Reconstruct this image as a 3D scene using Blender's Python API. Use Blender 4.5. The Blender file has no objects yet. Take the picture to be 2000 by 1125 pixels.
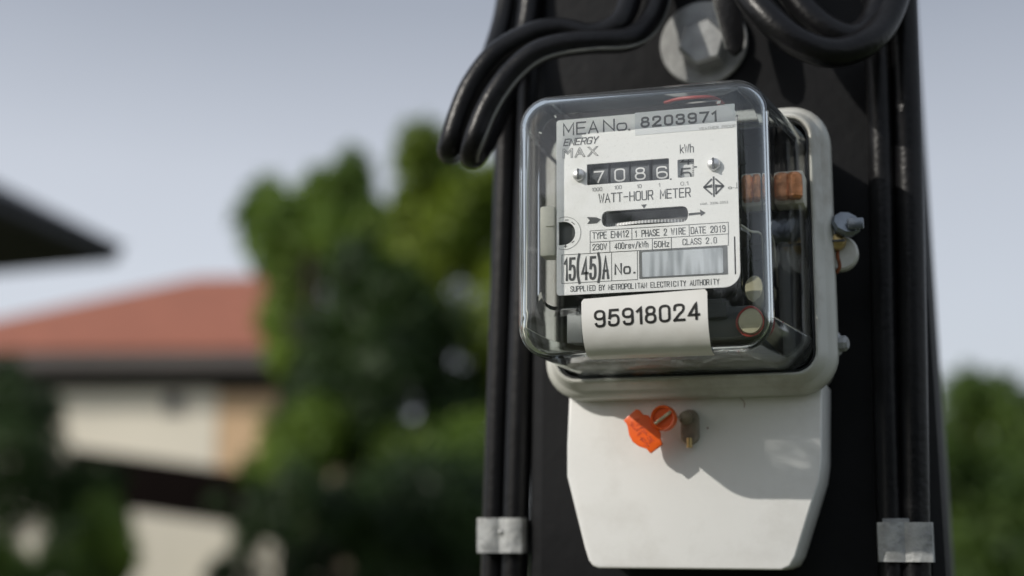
import bpy, bmesh, math, random
import numpy as np
from mathutils import Vector, Matrix
R_ = random.Random(7)
sc = bpy.context.scene
COL = sc.collection

# ------------------------------------------------------------------ camera
RIGHT = Vector((0.95474927, 0.29737692, 0.00456085))
DOWN = Vector((-0.04950813, 0.17403308, -0.9834945))
FWD = Vector((-0.2932623, 0.93876486, 0.18088053))
CAM = Vector((0.10491616, -0.58883191, -0.12556493))
FPX = 2778.0
cd = bpy.data.cameras.new('camera')
cam = bpy.data.objects.new('camera', cd)
COL.objects.link(cam)
m3 = Matrix((RIGHT, -DOWN, -FWD)).transposed()
cam.matrix_world = Matrix.Translation(CAM) @ m3.to_4x4()
cd.sensor_width = 36.0
cd.lens = FPX * 36.0 / 2000.0
cd.clip_start, cd.clip_end = 0.01, 2000
cd.dof.use_dof = True
cd.dof.focus_distance = 0.538
cd.dof.aperture_fstop = 4.5
sc.camera = cam

# ------------------------------------------------------------------ light
SUN_TO = Vector((-0.627, -0.609, 0.487)).normalized()
w = bpy.data.worlds.new('World')
sc.world = w
w.use_nodes = True
nt = w.node_tree
bg = nt.nodes['Background']
sky = nt.nodes.new('ShaderNodeTexSky')
sky.sky_type = 'NISHITA'
sky.sun_disc = False
sky.sun_elevation = math.asin(SUN_TO.z)
sky.sun_rotation = math.radians(225)
sky.dust_density = 3.0
sky.air_density = 1.0
sc1 = nt.nodes.new('ShaderNodeVectorMath'); sc1.operation = 'SCALE'
sc1.inputs['Scale'].default_value = 0.10
nt.links.new(sky.outputs[0], sc1.inputs[0])
tc = nt.nodes.new('ShaderNodeTexCoord')
sp = nt.nodes.new('ShaderNodeSeparateXYZ')
nt.links.new(tc.outputs['Generated'], sp.inputs[0])
rp = nt.nodes.new('ShaderNodeValToRGB')
nt.links.new(sp.outputs['Z'], rp.inputs[0])
e = rp.color_ramp.elements
e[0].position = 0.0; e[0].color = (0.60, 0.635, 0.685, 1)
e[1].position = 1.0; e[1].color = (0.42, 0.46, 0.53, 1)
for p_, c_ in ((0.17, (0.572, 0.602, 0.662, 1)), (0.255, (0.515, 0.542, 0.60, 1)), (0.37, (0.335, 0.36, 0.415, 1)), (0.5, (0.38, 0.42, 0.49, 1))):
    x = e.new(p_); x.color = c_
nz = nt.nodes.new('ShaderNodeTexNoise'); nz.inputs['Scale'].default_value = 3.0; nz.inputs['Detail'].default_value = 3
nt.links.new(tc.outputs['Generated'], nz.inputs['Vector'])
mr = nt.nodes.new('ShaderNodeMapRange'); mr.inputs['To Min'].default_value = 0.93; mr.inputs['To Max'].default_value = 1.07
nt.links.new(nz.outputs['Fac'], mr.inputs['Value'])
sc2 = nt.nodes.new('ShaderNodeVectorMath'); sc2.operation = 'SCALE'
dt = nt.nodes.new('ShaderNodeVectorMath'); dt.operation = 'DOT_PRODUCT'      # hazy sky is brighter towards the sun
nt.links.new(tc.outputs['Generated'], dt.inputs[0]); dt.inputs[1].default_value = Vector((SUN_TO.x, SUN_TO.y, 0)).normalized()
ma = nt.nodes.new('ShaderNodeMath'); ma.operation = 'MULTIPLY_ADD'; ma.inputs[1].default_value = 0.17; ma.inputs[2].default_value = 1.0
nt.links.new(dt.outputs['Value'], ma.inputs[0])
mm_ = nt.nodes.new('ShaderNodeMath'); mm_.operation = 'MULTIPLY'
nt.links.new(mr.outputs[0], mm_.inputs[0]); nt.links.new(ma.outputs[0], mm_.inputs[1])
nt.links.new(rp.outputs[0], sc2.inputs[0]); nt.links.new(mm_.outputs[0], sc2.inputs['Scale'])
mx = nt.nodes.new('ShaderNodeMix'); mx.data_type = 'RGBA'; mx.inputs[0].default_value = 0.85
nt.links.new(sc1.outputs[0], mx.inputs[6]); nt.links.new(sc2.outputs[0], mx.inputs[7])
nt.links.new(mx.outputs[2], bg.inputs['Color'])
bg.inputs['Strength'].default_value = 1.0

sd = bpy.data.lights.new('sun', 'SUN')
sd.energy = 2.3
sd.angle = math.radians(0.5)
sd.color = (1.0, 0.95, 0.87)
so = bpy.data.objects.new('sun', sd)
COL.objects.link(so)
so.rotation_euler = (-SUN_TO).to_track_quat('-Z', 'Y').to_euler()
so.location = SUN_TO * 20

vs = sc.view_settings
vs.view_transform = 'Standard'; vs.look = 'None'; vs.exposure = 0.34; vs.gamma = 1.0
vs.use_curve_mapping = False
cy = sc.cycles
cy.max_bounces = 14; cy.transmission_bounces = 12; cy.transparent_max_bounces = 24
cy.glossy_bounces = 6; cy.diffuse_bounces = 4
cy.sample_clamp_indirect = 10.0
cy.use_denoising = True

# ------------------------------------------------------------------ helpers
def at(px, py, Y):
    """world point seen at photo pixel (px,py) on the plane y = Y"""
    r = RIGHT * (px - 1000) + DOWN * (py - 562.5) + FWD * FPX
    return CAM + r * ((Y - CAM.y) / r.y)

def mat(name, col, rough=0.5, metal=0.0, var=0.0, scale=40.0, bump=0.0, bscale=None, spec=0.5, dirt=None, dirt_amt=0.3, dirt_scale=8.0, coord='Object', rvar=0.0, coat=0.0):
    m = bpy.data.materials.new(name); m.use_nodes = True
    t = m.node_tree; b = t.nodes['Principled BSDF']
    b.inputs['Roughness'].default_value = rough
    b.inputs['Metallic'].default_value = metal
    b.inputs['Specular IOR Level'].default_value = spec
    b.inputs['Coat Weight'].default_value = coat
    b.inputs['Coat Roughness'].default_value = 0.08
    c = (*col, 1)
    b.inputs['Base Color'].default_value = c
    g = t.nodes.new('ShaderNodeTexCoord')
    src = None
    if var > 0 or rvar > 0:
        n = t.nodes.new('ShaderNodeTexNoise'); n.inputs['Scale'].default_value = scale; n.inputs['Detail'].default_value = 5
        t.links.new(g.outputs[coord], n.inputs['Vector'])
    if var > 0:
        r = t.nodes.new('ShaderNodeMapRange'); r.inputs['From Min'].default_value = 0.25; r.inputs['From Max'].default_value = 0.75
        r.inputs['To Min'].default_value = 1 - var; r.inputs['To Max'].default_value = 1 + var
        t.links.new(n.outputs['Fac'], r.inputs['Value'])
        v = t.nodes.new('ShaderNodeVectorMath'); v.operation = 'SCALE'; v.inputs[0].default_value = col
        t.links.new(r.outputs[0], v.inputs['Scale']); src = v.outputs[0]
    if rvar > 0:
        r = t.nodes.new('ShaderNodeMapRange'); r.inputs['From Min'].default_value = 0.3; r.inputs['From Max'].default_value = 0.7
        r.inputs['To Min'].default_value = max(0.02, rough - rvar); r.inputs['To Max'].default_value = min(1, rough + rvar)
        t.links.new(n.outputs['Fac'], r.inputs['Value']); t.links.new(r.outputs[0], b.inputs['Roughness'])
    if dirt:
        n2 = t.nodes.new('ShaderNodeTexNoise'); n2.inputs['Scale'].default_value = dirt_scale; n2.inputs['Detail'].default_value = 8; n2.inputs['Roughness'].default_value = 0.65
        t.links.new(g.outputs[coord], n2.inputs['Vector'])
        r2 = t.nodes.new('ShaderNodeMapRange'); r2.inputs['From Min'].default_value = 0.48; r2.inputs['From Max'].default_value = 0.75
        r2.inputs['To Max'].default_value = dirt_amt
        t.links.new(n2.outputs['Fac'], r2.inputs['Value'])
        mm = t.nodes.new('ShaderNodeMix'); mm.data_type = 'RGBA'
        t.links.new(r2.outputs[0], mm.inputs[0])
        mm.inputs[6].default_value = c; mm.inputs[7].default_value = (*dirt, 1)
        if src: t.links.new(src, mm.inputs[6])
        src = mm.outputs[2]
    if src: t.links.new(src, b.inputs['Base Color'])
    if bump > 0:
        n3 = t.nodes.new('ShaderNodeTexNoise'); n3.inputs['Scale'].default_value = bscale or scale * 3; n3.inputs['Detail'].default_value = 4
        t.links.new(g.outputs[coord], n3.inputs['Vector'])
        bp = t.nodes.new('ShaderNodeBump'); bp.inputs['Strength'].default_value = bump; bp.inputs['Distance'].default_value = 0.002
        t.links.new(n3.outputs['Fac'], bp.inputs['Height']); t.links.new(bp.outputs[0], b.inputs['Normal'])
    return m

def thing(name, label, cat, loc=(0, 0, 0), group=None):
    o = bpy.data.objects.new(name, None); COL.objects.link(o)
    o.location = loc; o.empty_display_size = 0.05
    o['label'] = label; o['category'] = cat
    if group: o['group'] = group
    return o

def wloc(o):
    v = Vector((0, 0, 0))
    while o is not None:
        v += o.location; o = o.parent
    return v

def obj(name, verts, faces, m, parent=None, smooth=True, mats=None, midx=None, angle=40):
    """one mesh object; verts are world coordinates"""
    off = wloc(parent) if parent is not None else Vector((0, 0, 0))
    me = bpy.data.meshes.new(name)
    me.from_pydata([tuple(Vector(v) - off) for v in verts], [], [tuple(f) for f in faces])
    for q in (mats or [m]): me.materials.append(q)
    if midx is not None: me.polygons.foreach_set('material_index', midx)
    me.update()
    if smooth:
        me.polygons.foreach_set('use_smooth', [True] * len(me.polygons))
        me.set_sharp_from_angle(angle=math.radians(angle))
    o = bpy.data.objects.new(name, me); COL.objects.link(o)
    if parent is not None: o.parent = parent
    return o

def bmobj(name, bm, m, parent=None, smooth=True, angle=40):
    bmesh.ops.recalc_face_normals(bm, faces=bm.faces)
    bm.verts.index_update()
    v = [x.co.copy() for x in bm.verts]; f = [[y.index for y in x.verts] for x in bm.faces]
    bm.free()
    return obj(name, v, f, m, parent, smooth, angle=angle)

def tag(o, label, cat, group=None):
    o['label'] = label; o['category'] = cat
    if group: o['group'] = group
    return o

def box_bm(x0, x1, y0, y1, z0, z1, bev=0.0, seg=2, bm=None):
    b = bmesh.new()
    vs_ = [b.verts.new((x, y, z)) for x in (x0, x1) for y in (y0, y1) for z in (z0, z1)]
    for f in ((0, 1, 3, 2), (4, 6, 7, 5), (0, 4, 5, 1), (2, 3, 7, 6), (0, 2, 6, 4), (1, 5, 7, 3)):
        b.faces.new([vs_[i] for i in f])
    bmesh.ops.recalc_face_normals(b, faces=b.faces)
    if bev > 0:
        bmesh.ops.bevel(b, geom=list(b.edges), offset=bev, segments=seg, affect='EDGES', profile=0.5)
    if bm is not None:
        me = bpy.data.meshes.new('tmp'); b.to_mesh(me); bm.from_mesh(me); bpy.data.meshes.remove(me); b.free(); return bm
    return b

def box(name, x0, x1, y0, y1, z0, z1, m, parent=None, bev=0.0, seg=2):
    return bmobj(name, box_bm(x0, x1, y0, y1, z0, z1, bev, seg), m, parent)

def prism(name, pts, y0, y1, m, parent=None, bev=0.0, seg=3, only_front=False):
    """polygon pts (x,z) extruded from y0 (front) to y1 (back)"""
    b = bmesh.new()
    F = [b.verts.new((x, y0, z)) for x, z in pts]
    B = [b.verts.new((x, y1, z)) for x, z in pts]
    n = len(pts)
    ff = b.faces.new(F); b.faces.new(B[::-1])
    for i in range(n):
        j = (i + 1) % n
        b.faces.new((F[i], B[i], B[j], F[j]))
    bmesh.ops.recalc_face_normals(b, faces=b.faces)
    if bev > 0:
        ed = list(ff.edges) if only_front else list(ff.edges) + [x for x in b.edges if x.calc_face_angle(0) > 0.6 and x not in ff.edges]
        bmesh.ops.bevel(b, geom=list(set(ed)), offset=bev, segments=seg, affect='EDGES', profile=0.5)
    return bmobj(name, b, m, parent)

def axis_frame(d):
    d = Vector(d).normalized()
    a = Vector((0, 0, 1)) if abs(d.z) < 0.9 else Vector((1, 0, 0))
    u = d.cross(a).normalized(); v = d.cross(u)
    return d, u, v

def lathe(name, origin, axis, profile, m, parent=None, n=32, angle=35, twist=0.0):
    """profile = [(r, t)...] revolved round axis from origin"""
    d, u, v = axis_frame(axis); o = Vector(origin)
    V, F = [], []
    rings = []
    for r, t in profile:
        if r < 1e-7:
            V.append(o + d * t); rings.append([len(V) - 1]); continue
        st = len(V)
        for k in range(n):
            a = 2 * math.pi * k / n + twist
            V.append(o + d * t + (u * math.cos(a) + v * math.sin(a)) * r)
        rings.append(list(range(st, st + n)))
    for A, B in zip(rings[:-1], rings[1:]):
        if len(A) == 1 and len(B) == 1: continue
        for k in range(n):
            j = (k + 1) % n
            if len(A) == 1: F.append((A[0], B[j], B[k]))
            elif len(B) == 1: F.append((A[k], A[j], B[0]))
            else: F.append((A[k], A[j], B[j], B[k]))
    b = bmesh.new()
    bv = [b.verts.new(x) for x in V]
    for f in F: b.faces.new([bv[i] for i in f])
    return bmobj(name, b, m, parent, angle=angle)

def catmull(P, k=8):
    P = [Vector(p) for p in P]
    Q = [P[0] * 2 - P[1]] + P + [P[-1] * 2 - P[-2]]
    out = []
    for i in range(1, len(Q) - 2):
        a, b, c, d = Q[i - 1], Q[i], Q[i + 1], Q[i + 2]
        for s in range(k):
            t = s / k
            out.append(0.5 * ((2 * b) + (c - a) * t + (2 * a - 5 * b + 4 * c - d) * t * t + (3 * b - a - 3 * c + d) * t ** 3))
    out.append(P[-1])
    return out

def sweep(path, rad, n=16):
    V, F = [], []
    t0 = (path[1] - path[0]).normalized()
    _, u, v = axis_frame(t0)
    N = len(path)
    for i, p in enumerate(path):
        t = (path[min(i + 1, N - 1)] - path[max(i - 1, 0)]).normalized()
        u = (u - t * u.dot(t)).normalized(); v = t.cross(u)
        r = rad(i / (N - 1)) if callable(rad) else rad
        for k in range(n):
            a = 2 * math.pi * k / n
            V.append(p + (u * math.cos(a) + v * math.sin(a)) * r)
    for i in range(N - 1):
        for k in range(n):
            j = (k + 1) % n
            F.append((i * n + k, i * n + j, (i + 1) * n + j, (i + 1) * n + k))
    F.append(tuple(range(n))[::-1]); F.append(tuple(range((N - 1) * n, N * n)))
    return V, F

def tube(name, P, rad, m, parent=None, n=16, k=8):
    V, F = sweep(catmull(P, k) if k > 1 else [Vector(p) for p in P], rad, n)
    return obj(name, V, F, m, parent, angle=60)

# ---- lettering: glyph meshes from Blender's built-in font
_GL = {}
def glyph(ch, off=0.0, outline=0.0):
    key = (ch, off, outline)
    if key in _GL: return _GL[key]
    c = bpy.data.curves.new('g', 'FONT'); c.body = ch; c.size = 1.0; c.resolution_u = 3; c.offset = off
    if outline:
        c.fill_mode = 'NONE'; c.bevel_depth = outline; c.bevel_resolution = 0
    o = bpy.data.objects.new('g', c); COL.objects.link(o)
    dg = bpy.context.evaluated_depsgraph_get()
    me = bpy.data.meshes.new_from_object(o.evaluated_get(dg))
    V = [(v.co.x, v.co.y) for v in me.vertices]; F = [list(p.vertices) for p in me.polygons]
    bpy.data.meshes.remove(me); bpy.data.objects.remove(o); bpy.data.curves.remove(c)
    xs = [v[0] for v in V] or [0, 0.3]
    _GL[key] = (V, F, min(xs), max(xs))
    return _GL[key]
CAP = 0.729
def layout(s, mono=False, off=0.0, gap=0.11, outline=0.0, shear=0.0, fill=1.0):
    V, F, x = [], [], 0.0
    for ch in s:
        if ch == ' ':
            x += 1.0 if mono else 0.38; continue
        gV, gF, a, b = glyph(ch, off, outline)
        wd = b - a
        if mono:
            k = fill * 0.84 / wd if ch not in "1I.-()/:'" and wd > 0 else 1.0
            if ch in "()": k = 1.1
            x0 = x + (1 - wd * k) / 2
        else:
            k, x0 = 1.0, x
        st = len(V)
        V += [(x0 + (p[0] - a) * k + shear * p[1], p[1]) for p in gV]
        F += [[i + st for i in f] for f in gF]
        x += 1.0 if mono else wd + gap
    return V, F
# a plain stroke alphabet for engraved plates: polylines on a 4 x 6 cell, '~' rounds an open line, '@' a closed one
STROKE = {
 'A': '0,0 2,6 4,0;0.7,2 3.3,2', 'B': '0,0 0,6;~0,6 2.4,6 3.7,6 3.7,3.2 2.4,3.2 0,3.2;~0,3.2 2.6,3.2 4,3.2 4,0 2.6,0 0,0',
 'C': '~4,4.4 4,6 2,6 0,6 0,3 0,0 2,0 4,0 4,1.6', 'D': '0,0 0,6;~0,6 2,6 4,6 4,3 4,0 2,0 0,0', 'E': '3.8,6 0,6 0,0 3.8,0;0,3.1 3.3,3.1',
 'F': '3.8,6 0,6 0,0;0,3.1 3.3,3.1', 'G': '~4,4.4 4,6 2,6 0,6 0,3 0,0 2,0 4,0 4,1.6 4,2.6;2.4,2.6 4,2.6', 'H': '0,0 0,6;4,0 4,6;0,3.1 4,3.1',
 'I': '2,0 2,6', 'L': '0,6 0,0 3.6,0', 'M': '-.2,0 -.2,6 2,1.6 4.2,6 4.2,0', 'N': '0,0 0,6 4,0 4,6', 'O': '@2,6 0,6 0,3 0,0 2,0 4,0 4,3 4,6',
 'P': '0,0 0,6;~0,6 2.4,6 3.9,6 3.9,2.8 2.4,2.8 0,2.8', 'R': '0,0 0,6;~0,6 2.4,6 3.9,6 3.9,2.9 2.4,2.9 0,2.9;2.2,2.9 4,0',
 'S': '~3.9,4.6 3.9,6 0.1,6 0.1,3.4 3.9,2.8 3.9,0 0.1,0 0.1,1.4', 'T': '0,6 4,6;2,6 2,0', 'U': '~0,6 0,3 0,0 2,0 4,0 4,3 4,6', 'V': '0,6 2,0 4,6',
 'W': '-.2,6 .9,0 2,5 3.1,0 4.2,6', 'X': '0,0 4,6;0,6 4,0', 'Y': '0,6 2,3;4,6 2,3 2,0', 'Z': '0,6 4,6 0,0 4,0',
 '0': '@0.1,6 0.1,3 0.1,0 3.9,0 3.9,3 3.9,6', '1': '0.7,4.7 2.2,6 2.2,0', '2': '~0.2,4.2 0.2,6 3.9,6 3.9,3.6 2.2,2.4 0.1,0;0.1,0 4,0',
 '3': '~0.2,4.7 0.3,6 3.8,6 3.8,3.2 1.3,3.2;~1.6,3.2 4,3.2 4,0 0.1,0 0.1,1.3', '4': '3,0 3,6 0,1.6 4,1.6',
 '5': '3.7,6 0.6,6 0.3,3.0;~0.3,3.0 0.9,3.9 4,3.9 4,0 0.1,0 0.1,1.3', '6': '~3.6,5.1 3.3,6 0.1,6 0.1,3 0.1,1.8;@0.1,3.2 0.1,0 3.9,0 3.9,3.2',
 '7': '0,6 4,6 1.5,0', '8': '@.4,6 .4,3.2 3.6,3.2 3.6,6;@0.1,3.2 0.1,0 3.9,0 3.9,3.2',
 '9': '~0.4,0.9 0.7,0 3.9,0 3.9,3 3.9,4.2;@0.1,2.8 0.1,6 3.9,6 3.9,2.8',
 'k': '0,0 0,6;3,4 0,1.6;1,2.3 3.2,0', 'h': '0,0 0,6;~0,2.4 0,4 1.6,4 3.2,4 3.2,2 3.2,0', 'r': '0,0 0,4;~0,2.2 0.2,4 1.6,4 2.8,4', 'e': '~0.1,2.1 3.5,2.1 3.5,4 1.8,4 0.1,4 0.1,0 1.8,0 3.4,0 3.5,1',
 'v': '0,4 1.7,0 3.4,4', 'z': '0,4 3.2,4 0,0 3.2,0', 'o': '@2,4 0,4 0,0 2,0 4,0 4,4', '/': '0,-0.6 3,6.4', '(': '~1.6,7 0.3,5 0.3,1 1.6,-1', ')': '~0,7 1.3,5 1.3,1 0,-1', '.': '0,0.1 0.3,0.1', '-': '0.3,3 3.7,3',
}
def chaikin(P, closed, it=3):
    for _ in range(it):
        Q = []
        n = len(P)
        if not closed: Q.append(P[0])
        for i in range(n if closed else n - 1):
            a, b = P[i], P[(i + 1) % n]
            lo, hi = (.25, .75)
            if not closed and i == 0: lo = None
            if not closed and i == n - 2: hi = None
            if lo is not None: Q.append((a[0] + (b[0] - a[0]) * lo, a[1] + (b[1] - a[1]) * lo))
            if hi is not None: Q.append((a[0] + (b[0] - a[0]) * hi, a[1] + (b[1] - a[1]) * hi))
        if not closed: Q.append(P[-1])
        P = Q
    return P
def glyph_lines(ch):
    out = []
    for part in STROKE[ch].split(';'):
        k = part[0]
        P = [tuple(float(q) for q in p.split(',')) for p in part.lstrip('~@').split()]
        if k in '~@': P = chaikin(P, k == '@', 3)
        out.append((P, k == '@'))
    return out
def slayout(s, mono=False, gap=1.6, shear=0.0):
    """lines of text in cell units (cap height 6)"""
    L, x = [], 0.0
    for ch in s:
        if ch == ' ': x += 4 + gap if mono else 2.4; continue
        G = glyph_lines(ch)
        xs = [p[0] for P, c in G for p in P]; a, b = min(xs), max(xs)
        x0 = x + (4 - (b - a)) / 2 - a if mono else x - a
        for P, c in G: L.append(([(x0 + p[0] + shear * p[1], p[1]) for p in P], c))
        x += (4 + gap) if mono else (b - a) + gap
    return L
def ribbon(P, closed, wd):
    """mitred flat band along a polyline: verts, faces"""
    n = len(P); V, F = [], []
    P = [Vector(p) for p in P]
    for i, p in enumerate(P):
        a = P[i - 1] if (i > 0 or closed) else None
        b = P[(i + 1) % n] if (i < n - 1 or closed) else None
        d1 = (p - a).normalized() if a is not None and (p - a).length > 1e-9 else None
        d2 = (b - p).normalized() if b is not None and (b - p).length > 1e-9 else None
        d1 = d1 or d2; d2 = d2 or d1
        n1 = Vector((-d1.y, d1.x)); n2 = Vector((-d2.y, d2.x)); m = n1 + n2
        m = m.normalized() if m.length > .2 else n1
        k = min(1.8, 1 / max(.3, m.dot(n1)))
        e_ = Vector((0, 0))
        if a is None: e_ = -d2 * wd * .5
        if b is None: e_ = d1 * wd * .5
        V += [p + e_ + m * k * wd / 2, p + e_ - m * k * wd / 2]
    for i in range(n if closed else n - 1):
        j = (i + 1) % n
        F.append((2 * i, 2 * i + 1, 2 * j + 1, 2 * j))
    return V, F
def dense(P, closed, st):
    Q = []
    n = len(P)
    for i in range(n if closed else n - 1):
        a, b = P[i], P[(i + 1) % n]
        k = max(1, int(math.hypot(b[0] - a[0], b[1] - a[1]) / st))
        Q += [(a[0] + (b[0] - a[0]) * q / k, a[1] + (b[1] - a[1]) * q / k) for q in range(k)]
    return Q if closed else Q + [P[-1]]
def put_lines(L, wd, fmap, step=None):
    V, F = [], []
    if step: L = [(dense(P, c, step), c) for P, c in L]
    for q, (P, c) in enumerate(L):
        v, f = ribbon(P, c, wd)
        F += [[i + len(V) for i in x] for x in f]
        V += [fmap(p, (q % 9) * 4e-6) for p in v]
    return V, F
def lettering(s, pl, pr, cap_px, Y, m, parent, name='lettering', wd=.10, mono=False, gap=1.6, shear=0.0, outline=0.0):
    """text whose baseline runs from photo pixel pl to pr on the plane y = Y; wd = stroke as a share of the cap height"""
    A, B = at(*pl, Y), at(*pr, Y)
    T = at(pl[0], pl[1] - cap_px, Y)
    z = (A.z + B.z) / 2
    h = T.z - A.z
    w_ = wd * h
    if outline or any(c not in STROKE and c != ' ' for c in s):
        V, F = layout(s, outline=outline)
        xs = [v[0] for v in V]; x0, x1 = min(xs), max(xs)
        W = [(A.x + (v[0] - x0) / (x1 - x0) * (B.x - A.x), Y, z + v[1] / CAP * h) for v in V]
        return obj(name, W, F, m, parent, smooth=False)
    L = slayout(s, mono, gap, shear)
    xs = [p[0] for P, c in L for p in P]; x0, x1 = min(xs), max(xs)
    if x1 - x0 < 1e-6: x0 -= .5; x1 += .5
    kx = (B.x - A.x - w_) / (x1 - x0); kz = (h - w_) / 6
    L = [([(A.x + w_ / 2 + (p[0] - x0) * kx, z + w_ / 2 + p[1] * kz) for p in P], c) for P, c in L]
    W, F = put_lines(L, w_, lambda p, d: (p[0], Y - d, p[1]))
    return obj(name, W, F, m, parent, smooth=False)

def stroke(segs, wd):
    """flat strokes between (x,z) points: returns quads"""
    V, F = [], []
    for (a, b) in segs:
        a = Vector(a); b = Vector(b); d = (b - a).normalized() * wd / 2; n = Vector((-d.y, d.x))
        st = len(V)
        V += [a - d + n, a - d - n, b + d - n, b + d + n]; F.append((st, st + 1, st + 2, st + 3))
    return V, F
def strokes(name, segs, wd, Y, m, parent):
    V, F = stroke(segs, wd)
    return obj(name, [(v[0], Y, v[1]) for v in V], F, m, parent, smooth=False)

def rrect(x0, x1, z0, z1, r, n=6):
    P = []
    for cx_, cz_, a0 in ((x1 - r, z1 - r, 0), (x0 + r, z1 - r, 90), (x0 + r, z0 + r, 180), (x1 - r, z0 + r, 270)):
        for k in range(n + 1):
            a = math.radians(a0 + 90 * k / n)
            P.append((cx_ + r * math.cos(a), cz_ + r * math.sin(a)))
    return P

def filled(name, loops, y0, y1, m, parent):
    """2D outline with holes, extruded from y0 (front) to y1"""
    c = bpy.data.curves.new('f', 'CURVE'); c.dimensions = '2D'; c.fill_mode = 'BOTH'; c.extrude = abs(y1 - y0) / 2
    for L in loops:
        s = c.splines.new('POLY'); s.points.add(len(L) - 1); s.use_cyclic_u = True
        for q, p in zip(s.points, L): q.co = (p[0], p[1], 0, 1)
    o = bpy.data.objects.new('f', c); COL.objects.link(o)
    me = bpy.data.meshes.new_from_object(o.evaluated_get(bpy.context.evaluated_depsgraph_get()))
    yc = (y0 + y1) / 2
    V = [(v.co.x, yc - v.co.z, v.co.y) for v in me.vertices]; F = [list(p.vertices) for p in me.polygons]
    bpy.data.meshes.remove(me); bpy.data.objects.remove(o); bpy.data.curves.remove(c)
    b = bmesh.new()
    bv = [b.verts.new(x) for x in V]
    for f in F:
        try: b.faces.new([bv[i] for i in f])
        except ValueError: pass
    bmesh.ops.remove_doubles(b, verts=b.verts, dist=1e-6)
    return bmobj(name, b, m, parent, smooth=False)

# ------------------------------------------------------------------ materials
M = {}
M['pole'] = mat('black_paint', (0.0085, 0.0088, 0.0100), 0.48, spec=0.16, var=0.3, scale=14, bump=0.14, bscale=150, dirt=(0.021, 0.021, 0.021), dirt_amt=0.3, dirt_scale=9)
M['cable'] = mat('cable_rubber', (0.005, 0.005, 0.006), 0.34, var=0.3, scale=60, bump=0.12, bscale=400, spec=0.26, dirt=(0.026, 0.025, 0.024), dirt_amt=0.2, dirt_scale=30)
M['stripe'] = mat('grey_stripe', (0.17, 0.175, 0.165), 0.5, var=0.2, scale=80)
M['mark'] = mat('pale_print', (0.20, 0.20, 0.20), 0.6, var=0.3, scale=200)
M['galv'] = mat('galvanised_steel', (0.33, 0.34, 0.34), 0.52, 0.35, var=0.45, scale=150, bump=0.35, bscale=260, dirt=(0.62, 0.62, 0.60), dirt_amt=0.8, dirt_scale=85, rvar=0.12)
M['steel'] = mat('zinc_steel', (0.33, 0.335, 0.33), 0.46, 0.5, var=0.25, scale=120, bump=0.1, bscale=400)
M['flange'] = mat('grey_enamel', (0.54, 0.54, 0.50), 0.36, var=0.08, scale=40, bump=0.05, bscale=300, dirt=(0.20, 0.165, 0.11), dirt_amt=0.75, dirt_scale=30)
M['white'] = mat('white_plastic', (0.78, 0.78, 0.765), 0.38, var=0.03, scale=26, bump=0.05, bscale=500, dirt=(0.42, 0.39, 0.34), dirt_amt=0.34, dirt_scale=24)
M['plate'] = mat('white_plate', (0.93, 0.93, 0.915), 0.45, var=0.02, scale=50)
M['label'] = mat('pale_label', (0.72, 0.74, 0.755), 0.4, var=0.05, scale=60)
M['ink'] = mat('grey_ink', (0.075, 0.08, 0.085), 0.6, var=0.2, scale=300)
M['ink_pale'] = mat('pale_ink', (0.30, 0.30, 0.30), 0.6)
M['black_ink'] = mat('black_ink', (0.012, 0.012, 0.012), 0.55, var=0.3, scale=300)
M['inside'] = mat('dark_housing', (0.009, 0.0105, 0.0115), 0.38, var=0.3, scale=60, bump=0.1, bscale=200)
M['inside_grey'] = mat('grey_frame', (0.10, 0.105, 0.105), 0.45, 0.2, var=0.25, scale=70)
M['drum'] = mat('register_drum', (0.10, 0.108, 0.118), 0.4, var=0.15, scale=80)
M['drum_pale'] = mat('pale_drum', (0.74, 0.75, 0.75), 0.4, var=0.1, scale=80)
M['digit'] = mat('white_digit', (0.78, 0.78, 0.78), 0.5)
M['alu'] = mat('aluminium', (0.62, 0.62, 0.62), 0.35, 0.8, var=0.15, scale=100)
M['copper'] = mat('copper_coil', (0.62, 0.27, 0.12), 0.38, 0.6, var=0.45, scale=160, bump=0.4, bscale=500)
M['ivory'] = mat('ivory_nylon', (0.62, 0.60, 0.52), 0.4, var=0.08, scale=60)
M['brass'] = mat('brass', (0.50, 0.37, 0.16), 0.35, 0.8, var=0.3, scale=120)
M['olive'] = mat('passivated_zinc', (0.48, 0.44, 0.30), 0.4, 0.35, var=0.25, scale=90)
M['red'] = mat('red_insulator', (0.36, 0.05, 0.04), 0.4, var=0.2, scale=60)
M['orange'] = mat('orange_plastic', (0.88, 0.13, 0.015), 0.32, var=0.1, scale=90, bump=0.1, bscale=300)
M['red_ink'] = mat('red_stamp', (0.66, 0.075, 0.012), 0.6, var=0.4, scale=500)
M['wire'] = mat('seal_wire', (0.66, 0.60, 0.42), 0.4, 0.3, var=0.3, scale=400, bump=0.4, bscale=1500)
M['rust'] = mat('rust', (0.20, 0.06, 0.02), 0.85, var=0.5, scale=300)
M['sticker'] = mat('sticker_paper', (0.82, 0.815, 0.79), 0.42, var=0.03, scale=60, dirt=(0.5, 0.46, 0.38), dirt_amt=0.25, dirt_scale=40)

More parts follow.
